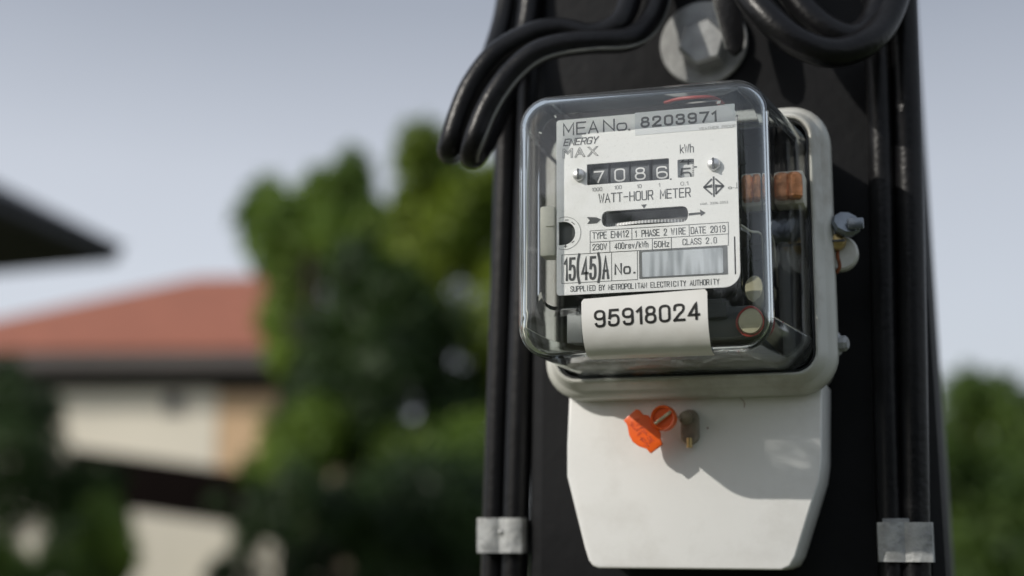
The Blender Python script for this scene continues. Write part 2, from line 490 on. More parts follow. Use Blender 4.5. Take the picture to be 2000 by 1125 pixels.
def clear_mats():
    # flat walls of the cover: a thin clear sheet; moulded corners: solid refracting plastic
    m = bpy.data.materials.new('clear_plastic'); m.use_nodes = True
    t = m.node_tree; t.nodes.clear()
    out = t.nodes.new('ShaderNodeOutputMaterial')
    tr = t.nodes.new('ShaderNodeBsdfTransparent'); tr.inputs[0].default_value = (0.985, 0.99, 0.99, 1)
    gl = t.nodes.new('ShaderNodeBsdfGlossy'); gl.inputs['Roughness'].default_value = 0.03; gl.inputs['Color'].default_value = (1, 1, 1, 1)
    fr = t.nodes.new('ShaderNodeFresnel'); fr.inputs['IOR'].default_value = 1.5
    # the fresnel node inverts the index on back faces: use the facing side for both
    ge = t.nodes.new('ShaderNodeNewGeometry')
    mi = t.nodes.new('ShaderNodeMapRange'); mi.inputs['To Min'].default_value = 1.5; mi.inputs['To Max'].default_value = 1 / 1.5
    t.links.new(ge.outputs['Backfacing'], mi.inputs['Value']); t.links.new(mi.outputs[0], fr.inputs['IOR'])
    co = t.nodes.new('ShaderNodeTexCoord')
    n = t.nodes.new('ShaderNodeTexNoise'); n.inputs['Scale'].default_value = 38; n.inputs['Detail'].default_value = 2
    t.links.new(co.outputs['Object'], n.inputs['Vector'])
    bp = t.nodes.new('ShaderNodeBump'); bp.inputs['Strength'].default_value = 0.12; bp.inputs['Distance'].default_value = 0.003
    t.links.new(n.outputs['Fac'], bp.inputs['Height']); t.links.new(bp.outputs[0], gl.inputs['Normal'])
    ms = t.nodes.new('ShaderNodeMixShader')
    t.links.new(fr.outputs[0], ms.inputs[0]); t.links.new(tr.outputs[0], ms.inputs[1]); t.links.new(gl.outputs[0], ms.inputs[2])
    # fine dust
    du = t.nodes.new('ShaderNodeBsdfDiffuse'); du.inputs[0].default_value = (0.6, 0.58, 0.54, 1)
    n2 = t.nodes.new('ShaderNodeTexNoise'); n2.inputs['Scale'].default_value = 900; n2.inputs['Detail'].default_value = 3
    t.links.new(co.outputs['Object'], n2.inputs['Vector'])
    r2 = t.nodes.new('ShaderNodeMapRange'); r2.inputs['From Min'].default_value = 0.60; r2.inputs['From Max'].default_value = 0.85
    r2.inputs['To Min'].default_value = 0.002; r2.inputs['To Max'].default_value = 0.10
    t.links.new(n2.outputs['Fac'], r2.inputs['Value'])
    m2 = t.nodes.new('ShaderNodeMixShader')
    t.links.new(r2.outputs[0], m2.inputs[0]); t.links.new(ms.outputs[0], m2.inputs[1]); t.links.new(du.outputs[0], m2.inputs[2])
    t.links.new(m2.outputs[0], out.inputs[0])
    # moulded corners: the same clear sheet, half of it seen through solid refracting plastic
    g = m.copy(); g.name = 'moulded_clear_plastic'
    t = g.node_tree
    rf = t.nodes.new('ShaderNodeBsdfGlass'); rf.inputs['IOR'].default_value = 1.49; rf.inputs['Roughness'].default_value = 0.0
    rf.inputs['Color'].default_value = (.95, .97, .97, 1)
    o_ = [n for n in t.nodes if n.type == 'OUTPUT_MATERIAL'][0]
    prev = o_.inputs[0].links[0].from_socket
    m4 = t.nodes.new('ShaderNodeMixShader'); m4.inputs[0].default_value = 1.0
    t.links.new(prev, m4.inputs[1]); t.links.new(rf.outputs[0], m4.inputs[2]); t.links.new(m4.outputs[0], o_.inputs[0])
    # edges hold fine dust and scratches that show most at a glancing angle
    lw = t.nodes.new('ShaderNodeLayerWeight'); lw.inputs['Blend'].default_value = .5
    pw = t.nodes.new('ShaderNodeMath'); pw.operation = 'POWER'; pw.inputs[1].default_value = 1.7
    t.links.new(lw.outputs['Facing'], pw.inputs[0])
    ml = t.nodes.new('ShaderNodeMath'); ml.operation = 'MULTIPLY_ADD'; ml.inputs[1].default_value = .06; ml.inputs[2].default_value = .004
    t.links.new(pw.outputs[0], ml.inputs[0])
    df = t.nodes.new('ShaderNodeBsdfDiffuse'); df.inputs[0].default_value = (.75, .76, .78, 1)
    m5 = t.nodes.new('ShaderNodeMixShader')
    t.links.new(ml.outputs[0], m5.inputs[0]); t.links.new(m4.outputs[0], m5.inputs[1]); t.links.new(df.outputs[0], m5.inputs[2])
    t.links.new(m5.outputs[0], o_.inputs[0])
    # lower wall: wavy moulding, partly straight through
    k = g.copy(); k.name = 'wavy_clear_plastic'; t = k.node_tree
    mlk = [n for n in t.nodes if n.type == 'MATH' and n.operation == 'MULTIPLY_ADD'][0]; mlk.inputs[1].default_value = .03
    m4k = [n for n in t.nodes if n.type == 'MIX_SHADER' and n.inputs[2].links and n.inputs[2].links[0].from_node.type == 'BSDF_GLASS'][0]
    nn = t.nodes.new('ShaderNodeTexNoise'); nn.inputs['Scale'].default_value = 55; nn.inputs['Detail'].default_value = 1; nn.inputs['Distortion'].default_value = 1.2
    cc = t.nodes.new('ShaderNodeTexCoord'); t.links.new(cc.outputs['Object'], nn.inputs['Vector'])
    rr = t.nodes.new('ShaderNodeMapRange'); rr.inputs['From Min'].default_value = .42; rr.inputs['From Max'].default_value = .62; rr.inputs['To Min'].default_value = .88; rr.inputs['To Max'].default_value = .28
    t.links.new(nn.outputs['Fac'], rr.inputs['Value']); t.links.new(rr.outputs[0], m4k.inputs[0])
    return m, g, k
M['clear'], M['clear_edge'], M['clear_wavy'] = clear_mats()

# ------------------------------------------------------------------ ground
def house_mat(name, col, rough=0.8, var=0.12, scale=1.5, **k): return mat(name, col, rough, var=var, scale=scale, **k)
M['ground'] = house_mat('grass_ground', (0.055, 0.075, 0.028), 0.95, 0.5, 0.6, dirt=(0.16, 0.12, 0.08), dirt_amt=0.8, dirt_scale=0.15)
GZ = -1.75
gv, gf = [], []
NG = 24
for i in range(NG + 1):
    for j in range(NG + 1):
        x = (i / NG * 2 - 1); y = (j / NG * 2 - 1)
        gv.append((x * abs(x) * 900, y * abs(y) * 900 + 20, GZ + (R_.random() - .5) * .04))
for i in range(NG):
    for j in range(NG):
        a = i * (NG + 1) + j
        gf.append((a, a + NG + 1, a + NG + 2, a + 1))
g = obj('ground', gv, gf, M['ground'])
g['kind'] = 'structure'

# ------------------------------------------------------------------ pole
PY = 0.030                                   # front face of the pole
po = thing('utility_pole', 'wide black painted utility pole carrying the electricity meter', 'pole', (0.010, PY + 0.09, GZ))
zs = [GZ - 0.4, -1.0, -0.6, -0.3, 0.0, 0.3, 0.6, 1.2, 3.0, 5.2]
V, F = [], []
ch = 0.007
for z in zs:
    hw = 0.0875 - 0.012 * z * (1 if z < 1 else 1); hw = max(hw, 0.05) + 0.0015
    cx_ = 0.0090 - 0.002 * z
    y0, y1 = PY, PY + 0.19
    for x, y in ((-hw + ch, y0), (hw - ch, y0), (hw - 0.002, y0 + ch * 0.35), (hw, y0 + ch), (hw, y1), (-hw, y1), (-hw, y0 + ch), (-hw + 0.002, y0 + ch * 0.35)):
        V.append((cx_ + x, y, z))
n = 8
for i in range(len(zs) - 1):
    for k in range(n):
        j = (k + 1) % n
        F.append((i * n + k, i * n + j, (i + 1) * n + j, (i + 1) * n + k))
F.append(tuple(range(n - 1, -1, -1))); F.append(tuple(range((len(zs) - 1) * n, len(zs) * n)))
obj('shaft', V, F, M['pole'], po, angle=25)

# vertical cables strapped to the pole
def vcable(px0, px1, Y, r, label):
    a, b = at(px0, 0, Y), at(px1, 1110, Y)
    d = (a - b) / (a.z - b.z)
    P = [b + d * (z - b.z) + Vector((R_.uniform(-1, 1) * .0006, R_.uniform(-1, 1) * .0004, 0)) for z in (-1.7, -1.2, -.7, -.35, -.15, -.05, .05, .15, .35, .7, 1.3, 2.2, 3.0)]
    o = tube('power_cable', P, r, M['cable'], None, 20, 3)
    tag(o, label, 'cable', 'black cables running up the pole')
    return o
vcable(996, 966, 0.044, 0.0060, 'outer left black cable running up the pole beside the sky')
vcable(1042, 1005, 0.038, 0.0062, 'black cable up the left pole edge, just inside the outermost one')
vcable(1712, 1742, 0.0235, 0.0056, 'inner of two black cables on right side of pole face')
vcable(1765, 1790, 0.0235, 0.0060, 'outer of two black cables on the right side of the pole face')

def clamp(x0, x1, z0, z1, Y, label, side):
    c = thing('cable_clamp', label, 'clamp', ((x0 + x1) / 2, Y, z0), 'galvanised clamps around cable pairs')
    b = bmesh.new()
    # folded sheet-steel band: front plate bowed a little over the two cables, returned at both sides
    N = 14; prof = []
    for k in range(N + 1):
        u = k / N
        prof.append((x0 + (x1 - x0) * u, Y - 0.0011 * (abs(math.sin(u * 2 * math.pi)) ** .8) ))
    th = 0.0012; dep = 0.022
    outer = [(x0 - .0004, Y + dep)] + [(x0 - .0004, Y + .002)] + prof + [(x1 + .0004, Y + .002), (x1 + .0004, Y + dep)]
    inner = [(x + (th if i < 2 else (-th if i > len(outer) - 3 else 0)), y + (0 if i in (0, len(outer) - 1) else th)) for i, (x, y) in enumerate(outer)]
    loop = outer + inner[::-1]
    A = [b.verts.new((x, y, z0)) for x, y in loop]; B = [b.verts.new((x, y, z1)) for x, y in loop]
    n_ = len(loop); m_ = len(outer)
    for i in range(n_):
        j = (i + 1) % n_; b.faces.new((A[i], A[j], B[j], B[i]))
    for i in range(m_ - 1):
        b.faces.new((A[i], A[i + 1], A[n_ - 2 - i], A[n_ - 1 - i])); b.faces.new((B[i + 1], B[i], B[n_ - 1 - i], B[n_ - 2 - i]))
    bmesh.ops.bevel(b, geom=[e_ for e_ in b.edges if abs(e_.verts[0].co.z - e_.verts[1].co.z) < 1e-6 and len(e_.link_faces) == 2 and e_.calc_face_angle(0) > 1], offset=.0003, segments=1, affect='EDGES')
    bmobj('band', b, M['galv'], c)
    if side:
        bmobj('folded_tab', box_bm(x0 + .002, x0 + .6 * (x1 - x0), Y + .0008, Y + .003, z1 - .002, z1 + .0016, .0004, 1), M['galv'], c)
    else:
        lathe('rivet', ((x0 * .45 + x1 * .55), Y - .0008, z0 + .009), (0, -1, 0), [(.0012, -.001), (.0012, .0003), (.0006, .0007), (0, .0008)], M['steel'], c, 12)
a, b_ = at(932, 1012, 0.028), at(1018, 1080, 0.028)
clamp(a.x, b_.x, b_.z, a.z, 0.028, 'small grey steel clamp holding the two cables at left of pole', 0)
a, b_ = at(1713, 1020, 0.0165), at(1823, 1098, 0.0165)
clamp(a.x, b_.x, b_.z, a.z, 0.0165, 'scratched steel clamp across the cables at lower right of pole', 1)

# ------------------------------------------------------------------ looped cables at the top
def pth(L): return [at(x, y, Y) for x, y, Y in L]
def loop_cable(L, r, label, stripe=None, marks=None):
    P = catmull(pth(L), 10)
    V, F = sweep(P, r, 20)
    o = obj('looped_cable', V, F, M['cable'], None, angle=60)
    tag(o, label, 'cable', 'black cables looped above the meter')
    def offs(vec, k):
        out = []
        for i, p in enumerate(P):
            t = (P[min(i + 1, len(P) - 1)] - P[max(i - 1, 0)]).normalized()
            d = vec - t * vec.dot(t); out.append((p + d.normalized() * k, t, d.normalized()))
        return out
    if stripe:
        vec, a, b2 = stripe
        Q = [q[0] for q in offs(Vector(vec), r - 0.0004)][int(a * len(P)):int(b2 * len(P))]
        V, F = sweep(Q, 0.0009, 8); obj('stripe', V, F, M['stripe'], o, angle=60)
    if marks:
        vec, a, b2 = marks
        Q = offs(Vector(vec), r + 0.00008); Q = Q[int(a * len(P)):int(b2 * len(P))]
        V, F = [], []
        acc = 0.0
        for i in range(len(Q) - 1):
            seg = (Q[i + 1][0] - Q[i][0]); Ls = seg.length; kk = max(1, int(Ls / 0.0012))
            for s in range(kk):
                if R_.random() < .18: continue
                p = Q[i][0] + seg * (s / kk); t = Q[i][1]; sd_ = t.cross(Q[i][2])
                for q in range(R_.choice((1, 2, 2, 3))):
                    u0 = R_.uniform(-.0004, .0002); v0 = R_.uniform(-.0008, .0005); uu = R_.uniform(.0002, .0005); vv = R_.uniform(.0003, .0008)
                    st = len(V)
                    V += [p + t * u0 + sd_ * v0, p + t * (u0 + uu) + sd_ * v0, p + t * (u0 + uu) + sd_ * (v0 + vv), p + t * u0 + sd_ * (v0 + vv)]
                    F.append((st, st + 1, st + 2, st + 3))
        k = obj('printed_marks', V, F, M['mark'], o, smooth=False)
        k['kind'] = 'stuff'
    return o
# front loop with the grey stripe
loop_cable([(1325, -260, .018), (1305, -120, .016), (1292, -30, .011), (1272, 38, .000), (1229, 76, -.012), (1151, 82, -.020), (1089, 90, -.024), (1042, 107, -.027), (1002, 140, -.029), (971, 180, -.031), (946, 226, -.032), (928, 274, -.032), (921, 300, -.026), (928, 303, -.014), (955, 262, -.002), (992, 170, .012), (1020, 90, .022), (1036, 0, .026), (1045, -160, .030)],
           0.0053, 'front black cable loop with a grey stripe, hanging above the left of the meter', stripe=((.65, -.35, -.75), .12, .66))
# rear loop with printed marks
loop_cable([(1245, -260, .018), (1240, -120, .012), (1236, -30, .004), (1212, 42, -.004), (1158, 68, -.008), (1098, 58, -.012), (1052, 62, -.016), (1002, 84, -.020), (962, 113, -.023), (922, 168, -.025), (898, 224, -.026), (882, 276, -.026), (877, 292, -.020), (884, 294, -.010), (910, 235, .002), (950, 140, .016), (983, 40, .030), (996, -60, .036), (1000, -200, .040)],
           0.0053, 'rear black cable loop with white printed lettering, leftmost against the sky', marks=((-.75, -.6, .25), .36, .66))
# big dark loops at the upper right
loop_cable([(1398, -330, .010), (1418, -150, -.004), (1452, -30, -.014), (1500, 34, -.020), (1557, 82, -.020), (1625, 103, -.014), (1688, 84, -.006), (1730, 38, .004), (1755, -40, .012), (1768, -160, .017), (1770, -300, .0185)],
           0.0063, 'large black cable loop sagging lowest at upper right of the pole')
loop_cable([(1455, -330, .014), (1480, -180, .004), (1520, -60, -.003), (1565, 12, -.006), (1612, 56, -.006), (1660, 74, -.003), (1698, 52, .003), (1718, 0, .008), (1728, -80, .013), (1730, -300, .0175)],
           0.0061, 'smaller black cable loop nested inside the large one at upper right')

# ------------------------------------------------------------------ bolt with washer and strap
bt = at(1376, 88, PY)
mb = thing('mounting_bolt', 'galvanised hex bolt with large round washer above the meter', 'bolt', (bt.x, PY, bt.z))
lathe('washer', (bt.x, PY - .001, bt.z), (0, -1, 0), [(0, 0), (.0196, 0), (.0200, .0006), (.0200, .0022), (.0194, .0028), (.0075, .0028), (.0075, .0024), (0, .0024)], M['steel'], mb, 48)
hb = at(1374, 86, PY - .010)
lathe('hex_head', (hb.x, PY - .0038, hb.z), (0, -1, 0), [(.0112, 0), (.0112, .0095), (.0098, .0108), (0, .0108)], M['steel'], mb, 6, angle=20, twist=.22)
# black strap hanging over the bolt
sp_ = thing('hanger_strap', 'flat black hanger strap passing in front of the bolt washer', 'strap', (bt.x + .01, PY - .02, bt.z))
P0 = [(1388, -200), (1392, 0), (1408, 60), (1418, 96), (1434, 110), (1450, 98), (1454, 70), (1446, 0), (1440, -200)]
pts = [(at(x, y, PY - .022).x, at(x, y, PY - .022).z) for x, y in P0]
prism('tongue', pts, PY - .0235, PY - .0200, M['cable'], sp_, .0008, 2)
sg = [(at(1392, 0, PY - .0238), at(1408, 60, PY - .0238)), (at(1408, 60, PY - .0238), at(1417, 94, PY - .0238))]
strokes('painted_edge_highlight', [((a.x, a.z), (b.x, b.z)) for a, b in sg], .0005, PY - .0237, M['stripe'], sp_)  # flat grey strip painted as a highlight along the strap edge

# ------------------------------------------------------------------ the meter
mt = thing('electricity_meter', 'clear covered watt-hour meter with white dial plate on black pole', 'meter', (-.0015, 0.0, -.0005))

# moulded base with stepped flange
def ring_obj(name, rings, m, parent, capA=True, capB=True, angle=40):
    V, F = [], []
    n = len(rings[0][0])
    for P, Y in rings:
        V += [(x, Y, z) for x, z in P]
    for i in range(len(rings) - 1):
        for k in range(n):
            j = (k + 1) % n
            F.append((i * n + k, i * n + j, (i + 1) * n + j, (i + 1) * n + k))
    if capA: F.append(tuple(range(n - 1, -1, -1)))
    if capB: F.append(tuple(range((len(rings) - 1) * n, len(rings) * n)))
    b = bmesh.new(); bv = [b.verts.new(v) for v in V]
    for f in F: b.faces.new([bv[i] for i in f])
    return bmobj(name, b, m, parent, angle=angle)
FX0, FX1, FZ0, FZ1 = -.0584, .0616, -.0643, .0543
def fr_(d, Y, r): return (rrect(FX0 + d, FX1 - d, FZ0 + d, FZ1 - d, max(.001, r - d), 8), Y)
ring_obj('base', [fr_(.005, PY - .001, .016), fr_(.004, -.006, .016), fr_(.0035, -.0085, .016), fr_(.0004, -.0095, .016), fr_(0, -.0105, .016), fr_(0, -.0172, .016), fr_(.0006, -.0188, .016), fr_(.0024, -.0211, .016), fr_(.0030, -.0215, .016),
                  fr_(.0034, -.0221, .016), fr_(.0054, -.0269, .016), fr_(.0060, -.0279, .016), fr_(.0066, -.0282, .016), fr_(.0073, -.0280, .016), fr_(.0076, -.0273, .016),
                  fr_(.0078, -.0225, .016), fr_(.0079, .001, .016)], M['flange'], mt, True, False)
ring_obj('back_tray', [fr_(.0079, .0012, .016), fr_(.0079, .0008, .016)], M['inside'], mt)
ring_obj('tray_lining', [fr_(.0081, -.0210, .016), fr_(.0081, .0006, .016), fr_(.0100, .0006, .016), fr_(.0100, -.0210, .016)], M['inside'], mt, False, False)
ring_obj('gasket', [fr_(.0079, -.0250, .016), fr_(.0079, -.0265, .016), fr_(.0086, -.0265, .016), fr_(.0086, -.0250, .016)], M['inside'], mt, False, False)

# clear cover: double-walled shell
NC = 10
def crv(x0, x1, z0, z1, r): return rrect(x0, x1, z0, z1, r, NC)
BX = (FX0 + .0082, FX1 - .0082, FZ0 + .0083, FZ1 - .0082)          # at the flange
FXc = (-.0534, .0437, -.0541, .0494)         # where the broad front edge starts to turn
KB = (1.0, 1.0, 1.55, 1.0)                   # the lower edge is rounded more broadly than the others
def cover_rings(inset):
    out = []
    yA, yB, yF = -.0240, -.0712, -.0822
    q = 4
    for i in range(q + 1):
        t = i / q
        X = [BX[k] + (FXc[k] - BX[k]) * t for k in range(4)]
        out.append((crv(X[0] + inset, X[1] - inset, X[2] + inset, X[3] - inset, .0125 - inset), yA + (yB - yA) * t))
    re = .0102 - inset; ry = (yB - yF) - inset
    def ring(d, y):
        e_ = [inset + d * k for k in KB]
        return (crv(FXc[0] + e_[0], FXc[1] - e_[1], FXc[2] + e_[2], FXc[3] - e_[3], max(.0125 - inset - d * .55, .004)), y)
    for i in range(1, 13):
        a = math.pi / 2 * i / 12
        out.append(ring(re * (1 - math.cos(a)), yB - ry * math.sin(a)))
    out.append(ring(re + .0015, yB - ry - .00002))
    return out
NEDGE = 12
def cover():
    V, F, I = [], [], []
    n = 4 * (NC + 1)
    for inner in (0, 1):
        R = cover_rings(.0020 * inner)
        st = len(V)
        for P, Y in R: V += [(x, Y, z) for x, z in P]
        for i in range(len(R) - 1):
            for k in range(n):
                j = (k + 1) % n
                f = (st + i * n + k, st + i * n + j, st + (i + 1) * n + j, st + (i + 1) * n + k)
                F.append(f if not inner else f[::-1])
                corner = (k % (NC + 1)) != NC
                I.append(1 if (corner or (i >= 4 and i < 4 + NEDGE)) else (2 if k == 3 * (NC + 1) - 1 else 0))
        # cap: fan strip grid between the flat ring
        cap = [st + (len(R) - 1) * n + k for k in range(n)]
        F.append(tuple(cap) if not inner else tuple(cap[::-1])); I.append(0)
        if not inner: base0 = st
        else: base1 = st
    for k in range(n):
        j = (k + 1) % n
        F.append((base0 + j, base0 + k, base1 + k, base1 + j)); I.append(1)
    o = obj('clear_cover', V, F, None, mt, True, [M['clear'], M['clear_edge'], M['clear_wavy']], I, angle=50)
    return o
cov = cover()
# orient outward
me = cov.data
c0 = me.polygons[0]
if (c0.normal.dot(Vector(c0.center) - Vector((0, -.03, 0)))) < 0: me.flip_normals()

# ---- dial plate
YP = -.0742
def pp(px, py, Y=YP): v = at(px, py, Y); return (v.x, v.z)
def rect_px(x0, y0, x1, y1, Y=YP):
    """rectangle from two photo corners (top-left, bottom-right)"""
    a, b = pp(x0, y0, Y), pp(x1, y1, Y)
    return min(a[0], b[0]), max(a[0], b[0]), min(a[1], b[1]), max(a[1], b[1])
W1 = rect_px(1146, 321, 1307, 350); W2 = rect_px(1323, 312, 1356, 345)
W3 = rect_px(1175, 413, 1344, 433)
px0, px1 = at(1087, 400, YP).x, at(1442, 380, YP).x
pz0, pz1 = at(1265, 568.5, YP).z, at(1265, 220, YP).z
outer = rrect(px0, px1, pz0, pz1, .0012, 4)
# larger rounding at the right side
def corner(cx_, cz_, r, a0): return [(cx_ + r * math.cos(math.radians(a0 + 90 * k / 8)), cz_ + r * math.sin(math.radians(a0 + 90 * k / 8))) for k in range(9)]
outer = corner(px1 - .004, pz1 - .004, .004, 0) + corner(px0 + .0012, pz1 - .0012, .0012, 90) + corner(px0 + .0012, pz0 + .0012, .0012, 180) + corner(px1 - .006, pz0 + .006, .006, 270)
def rl(r, rad=.0004): return rrect(*r, rad, 3)
dc = pp(1097, 456); dr = .0046
dial = [(dc[0] - .0012, dc[1] + dr)] + [(dc[0] + .0008 + dr * math.sin(math.radians(a)), dc[1] + dr * math.cos(math.radians(a))) for a in range(0, 181, 15)] + [(dc[0] - .0012, dc[1] - dr)]
sl = rect_px(1433, 462, 1438, 536)
filled('dial_plate', [outer, rl(W1), rl(W2), rl(W3, .0022), dial, rl(sl, .0003)], YP, YP + .0008, M['plate'], mt)
dp = [o for o in mt.children if o.name.startswith('dial_plate')][0]
T = YP - .00012
def pt(s, pl, pr, cap, m='ink', **k): return lettering(s, pl, pr, cap, T - k.pop('dy', 0), M[m], dp, **k)
# pale number label
lb = rect_px(1240, 222, 1436, 247)
prism('number_label', rrect(lb[0], lb[1] , lb[2] - .0003, lb[3] + .0003, .0003, 2), YP - .00010, YP, M['label'], dp)
pt('MEA', (1099.5, 265.5), (1169, 260), 25, wd=.11, gap=1.5)
pt('N', (1177.5, 258), (1201, 256), 24, wd=.13); pt('o', (1204, 256), (1225, 254.5), 22, wd=.13); pt('.', (1227, 255), (1231, 254.8), 4, wd=.8)
pt('8203971', (1251, 249), (1400, 238.5), 21.5, wd=.19, gap=2.4, dy=.0001)
pt('WEATHER PROOF', (1365, 253.5), (1437, 249.5), 5.5, 'ink_pale', mono=True, wd=.14)
pt('ENERGY', (1100, 284.5), (1170, 281), 14, wd=.13, shear=.28, gap=1.4)
pt('MAX', (1099, 308), (1169, 304.5), 19, 'ink', outline=.014)
pt('kWh', (1328, 299.5), (1355, 297.5), 17, wd=.085, gap=1.4)
for s, a, b in (('1000', (1156, 374), (1176, 373)), ('100', (1200, 370), (1214, 369)), ('10', (1244, 367.5), (1253, 367)), ('1', (1286, 365), (1289, 365)), ('0.1', (1329, 362.5), (1344, 361.5))):
    pt(s, a, b, 7.5, 'ink_pale', wd=.12)
kk = dict(mono=True, wd=.10)
pt('WATT-HOUR METER', (1169, 396.5), (1349, 385), 18.5, mono=True, wd=.095, gap=1.5)
pt('TYPE EMM12', (1157, 467), (1228, 463), 13.5, **kk)
pt('1 PHASE 2 WIRE', (1240, 463.5), (1339, 457.5), 13.5, **kk)
pt('DATE 2019', (1349, 457), (1417, 453), 13.5, **kk)
pt('230V', (1157, 489), (1185, 487.5), 12.5, **kk)
pt('400rev/kWh', (1200, 486.5), (1266, 483.5), 12.5, **kk)
pt('50Hz', (1277, 483.5), (1307, 482), 12.5, **kk)
pt('CLASS 2.0', (1333, 478.5), (1400, 475.5), 12.5, **kk)
pt('15(45)A', (1101, 549), (1190, 545), 46, wd=.105, gap=2.5)
pt('No', (1200, 537), (1232, 534.5), 22, wd=.15, gap=2.0); pt('.', (1237, 534), (1241, 534), 4, wd=.8)
pt('SUPPLIED BY METROPOLITAN ELECTRICITY AUTHORITY', (1114, 569), (1405, 556.5), 11, mono=True, wd=.10)
pt('\u0e21\u0e2d\u0e01. 2336-2552', (1368, 400), (1422, 397), 5, 'ink_pale')
# table lines
def px_lines(L): return [(pp(a, b), pp(c, d)) for a, b, c, d in L]
segs = []
def hl(x0, y0, x1, y1):
    a, b = pp(x0, y0), pp(x1, y1); z = (a[1] + b[1]) / 2; segs.append(((a[0], z), (b[0], z))); return z
z1 = hl(1152.5, 451, 1422.5, 434); z2 = hl(1152.5, 471, 1422.5, 459); z3 = hl(1152.5, 493, 1422.5, 481)
def vl(x, y, za, zb): xx = pp(x, y)[0]; segs.append(((xx, za), (xx, zb)))
for x, y in ((1152.5, 462), (1234, 458), (1346, 451), (1422.5, 446)): vl(x, y, z1, z2)
for x, y in ((1152.5, 482), (1191, 480), (1274, 476), (1311, 473), (1422.5, 470)): vl(x, y, z2, z3)
z4 = hl(1097.5, 498, 1245, 489.5); z5 = hl(1097.5, 553.5, 1245, 546)
for x, y in ((1097.5, 526), (1194.5, 521), (1245, 518)): vl(x, y, z4, z5)
strokes('table_rule', segs, .00018, T, M['ink'], dp)
# arrows, triangle
tri = [pp(1252, 400), pp(1263, 399), pp(1258, 407)]
obj('pointer_mark', [(x, T, z) for x, z in tri], [(0, 1, 2)], M['ink'], dp, smooth=False)
ar = [pp(1146, 424), pp(1165, 424.5), pp(1174, 428.5), pp(1166, 436), pp(1147, 437.5), pp(1152, 430.5)]
obj('arrow_mark', [(x, T, z) for x, z in ar], [(0, 1, 5), (1, 2, 3), (1, 3, 5), (5, 3, 4)], M['ink'], dp, smooth=False)
ar = [pp(1345, 416.5), pp(1368, 414.5), pp(1367, 409), pp(1378, 415.5), pp(1369, 422), pp(1368, 418.5), pp(1345, 421)]
obj('arrow_mark', [(x, T, z) for x, z in ar], [(0, 1, 5, 6), (1, 2, 3), (1, 3, 5), (5, 3, 4)], M['ink'], dp, smooth=False)
# certification mark: diamond with a cross
lc = pp(1394, 364.5); q = .0038
def L2(*a): return ((lc[0] + a[0] * q, lc[1] + a[1] * q), (lc[0] + a[2] * q, lc[1] + a[3] * q))
strokes('certification_mark', [L2(0, .95, 0, -.95), L2(-.95, 0, -.22, 0), L2(.22, .12, .92, .0), L2(.22, -.02, .92, -.04), L2(.95, 0, .22, -.74), L2(.22, -.02, .22, -.7), L2(.22, .74, .85, .14), L2(-.22, .74, -.92, .06), L2(-.92, -.06, -.22, -.74), L2(-.22, .16, -.78, .0)], .0006, T, M['ink'], dp)
k = pp(1426, 367)
ringp = [((k[0] + .0007 * math.cos(a), k[1] + .0004 * math.sin(a)), (k[0] + .0007 * math.cos(a + .8), k[1] + .0004 * math.sin(a + .8))) for a in [i * .785 for i in range(8)]]
k2 = pp(1439, 366)
strokes('pivot_symbol', ringp + [((k[0] + .0012, k[1]), (k[0] + .0014, k[1])), ((k2[0], k2[1] + .0018), (k2[0], k2[1])), ((k2[0] - .0006, k2[1] - .0002), (k2[0] + .0004, k2[1] - .0002))], .00016, T, M['ink'], dp)
# curved adjust scale
sc_ = []
for a in range(-20, 200, 10):
    a0, a1 = math.radians(a), math.radians(a + 10)
    sc_.append(((dc[0] + .0012 + .0064 * math.sin(a0), dc[1] + .0064 * math.cos(a0)), (dc[0] + .0012 + .0064 * math.sin(a1), dc[1] + .0064 * math.cos(a1))))
strokes('adjust_scale', sc_, .00018, T, M['ink_pale'], dp)
strokes('adjust_sign', [(pp(1104, 430), pp(1110, 429.7)), (pp(1102, 481), pp(1107, 480.7)), (pp(1104.5, 478.5), pp(1104.5, 483.5)), (pp(1117, 434), pp(1122, 438)), (pp(1117, 474), pp(1121, 471))], .0003, T, M['ink'], dp)
# blurred serial strip
def strip_mat():
    m = bpy.data.materials.new('smudged_print'); m.use_nodes = True
    t = m.node_tree; b = t.nodes['Principled BSDF']; b.inputs['Roughness'].default_value = .5
    c = t.nodes.new('ShaderNodeTexCoord'); s = t.nodes.new('ShaderNodeMapping'); s.inputs['Scale'].default_value = (260, 1, 34)
    t.links.new(c.outputs['Object'], s.inputs[0])
    n = t.nodes.new('ShaderNodeTexNoise'); n.inputs['Scale'].default_value = 1.3; n.inputs['Detail'].default_value = 1
    t.links.new(s.outputs[0], n.inputs['Vector'])
    r = t.nodes.new('ShaderNodeValToRGB'); r.color_ramp.elements[0].position = .35; r.color_ramp.elements[0].color = (.34, .37, .40, 1)
    r.color_ramp.elements[1].position = .58; r.color_ramp.elements[1].color = (.60, .64, .68, 1)
    t.links.new(n.outputs['Fac'], r.inputs[0]); t.links.new(r.outputs[0], b.inputs['Base Color'])
    return m
M['smudge'] = strip_mat()
a0 = rect_px(1248, 490, 1422, 536)
prism('serial_strip_border', rrect(*a0, .0003, 2), YP - .00008, YP, mat('border_grey', (.16, .17, .175), .5, var=.2, scale=200), dp)
a1 = rect_px(1254, 493, 1413, 533)
prism('serial_strip', rrect(*a1, .0005, 2), YP - .00018, YP - .00008, M['smudge'], dp)

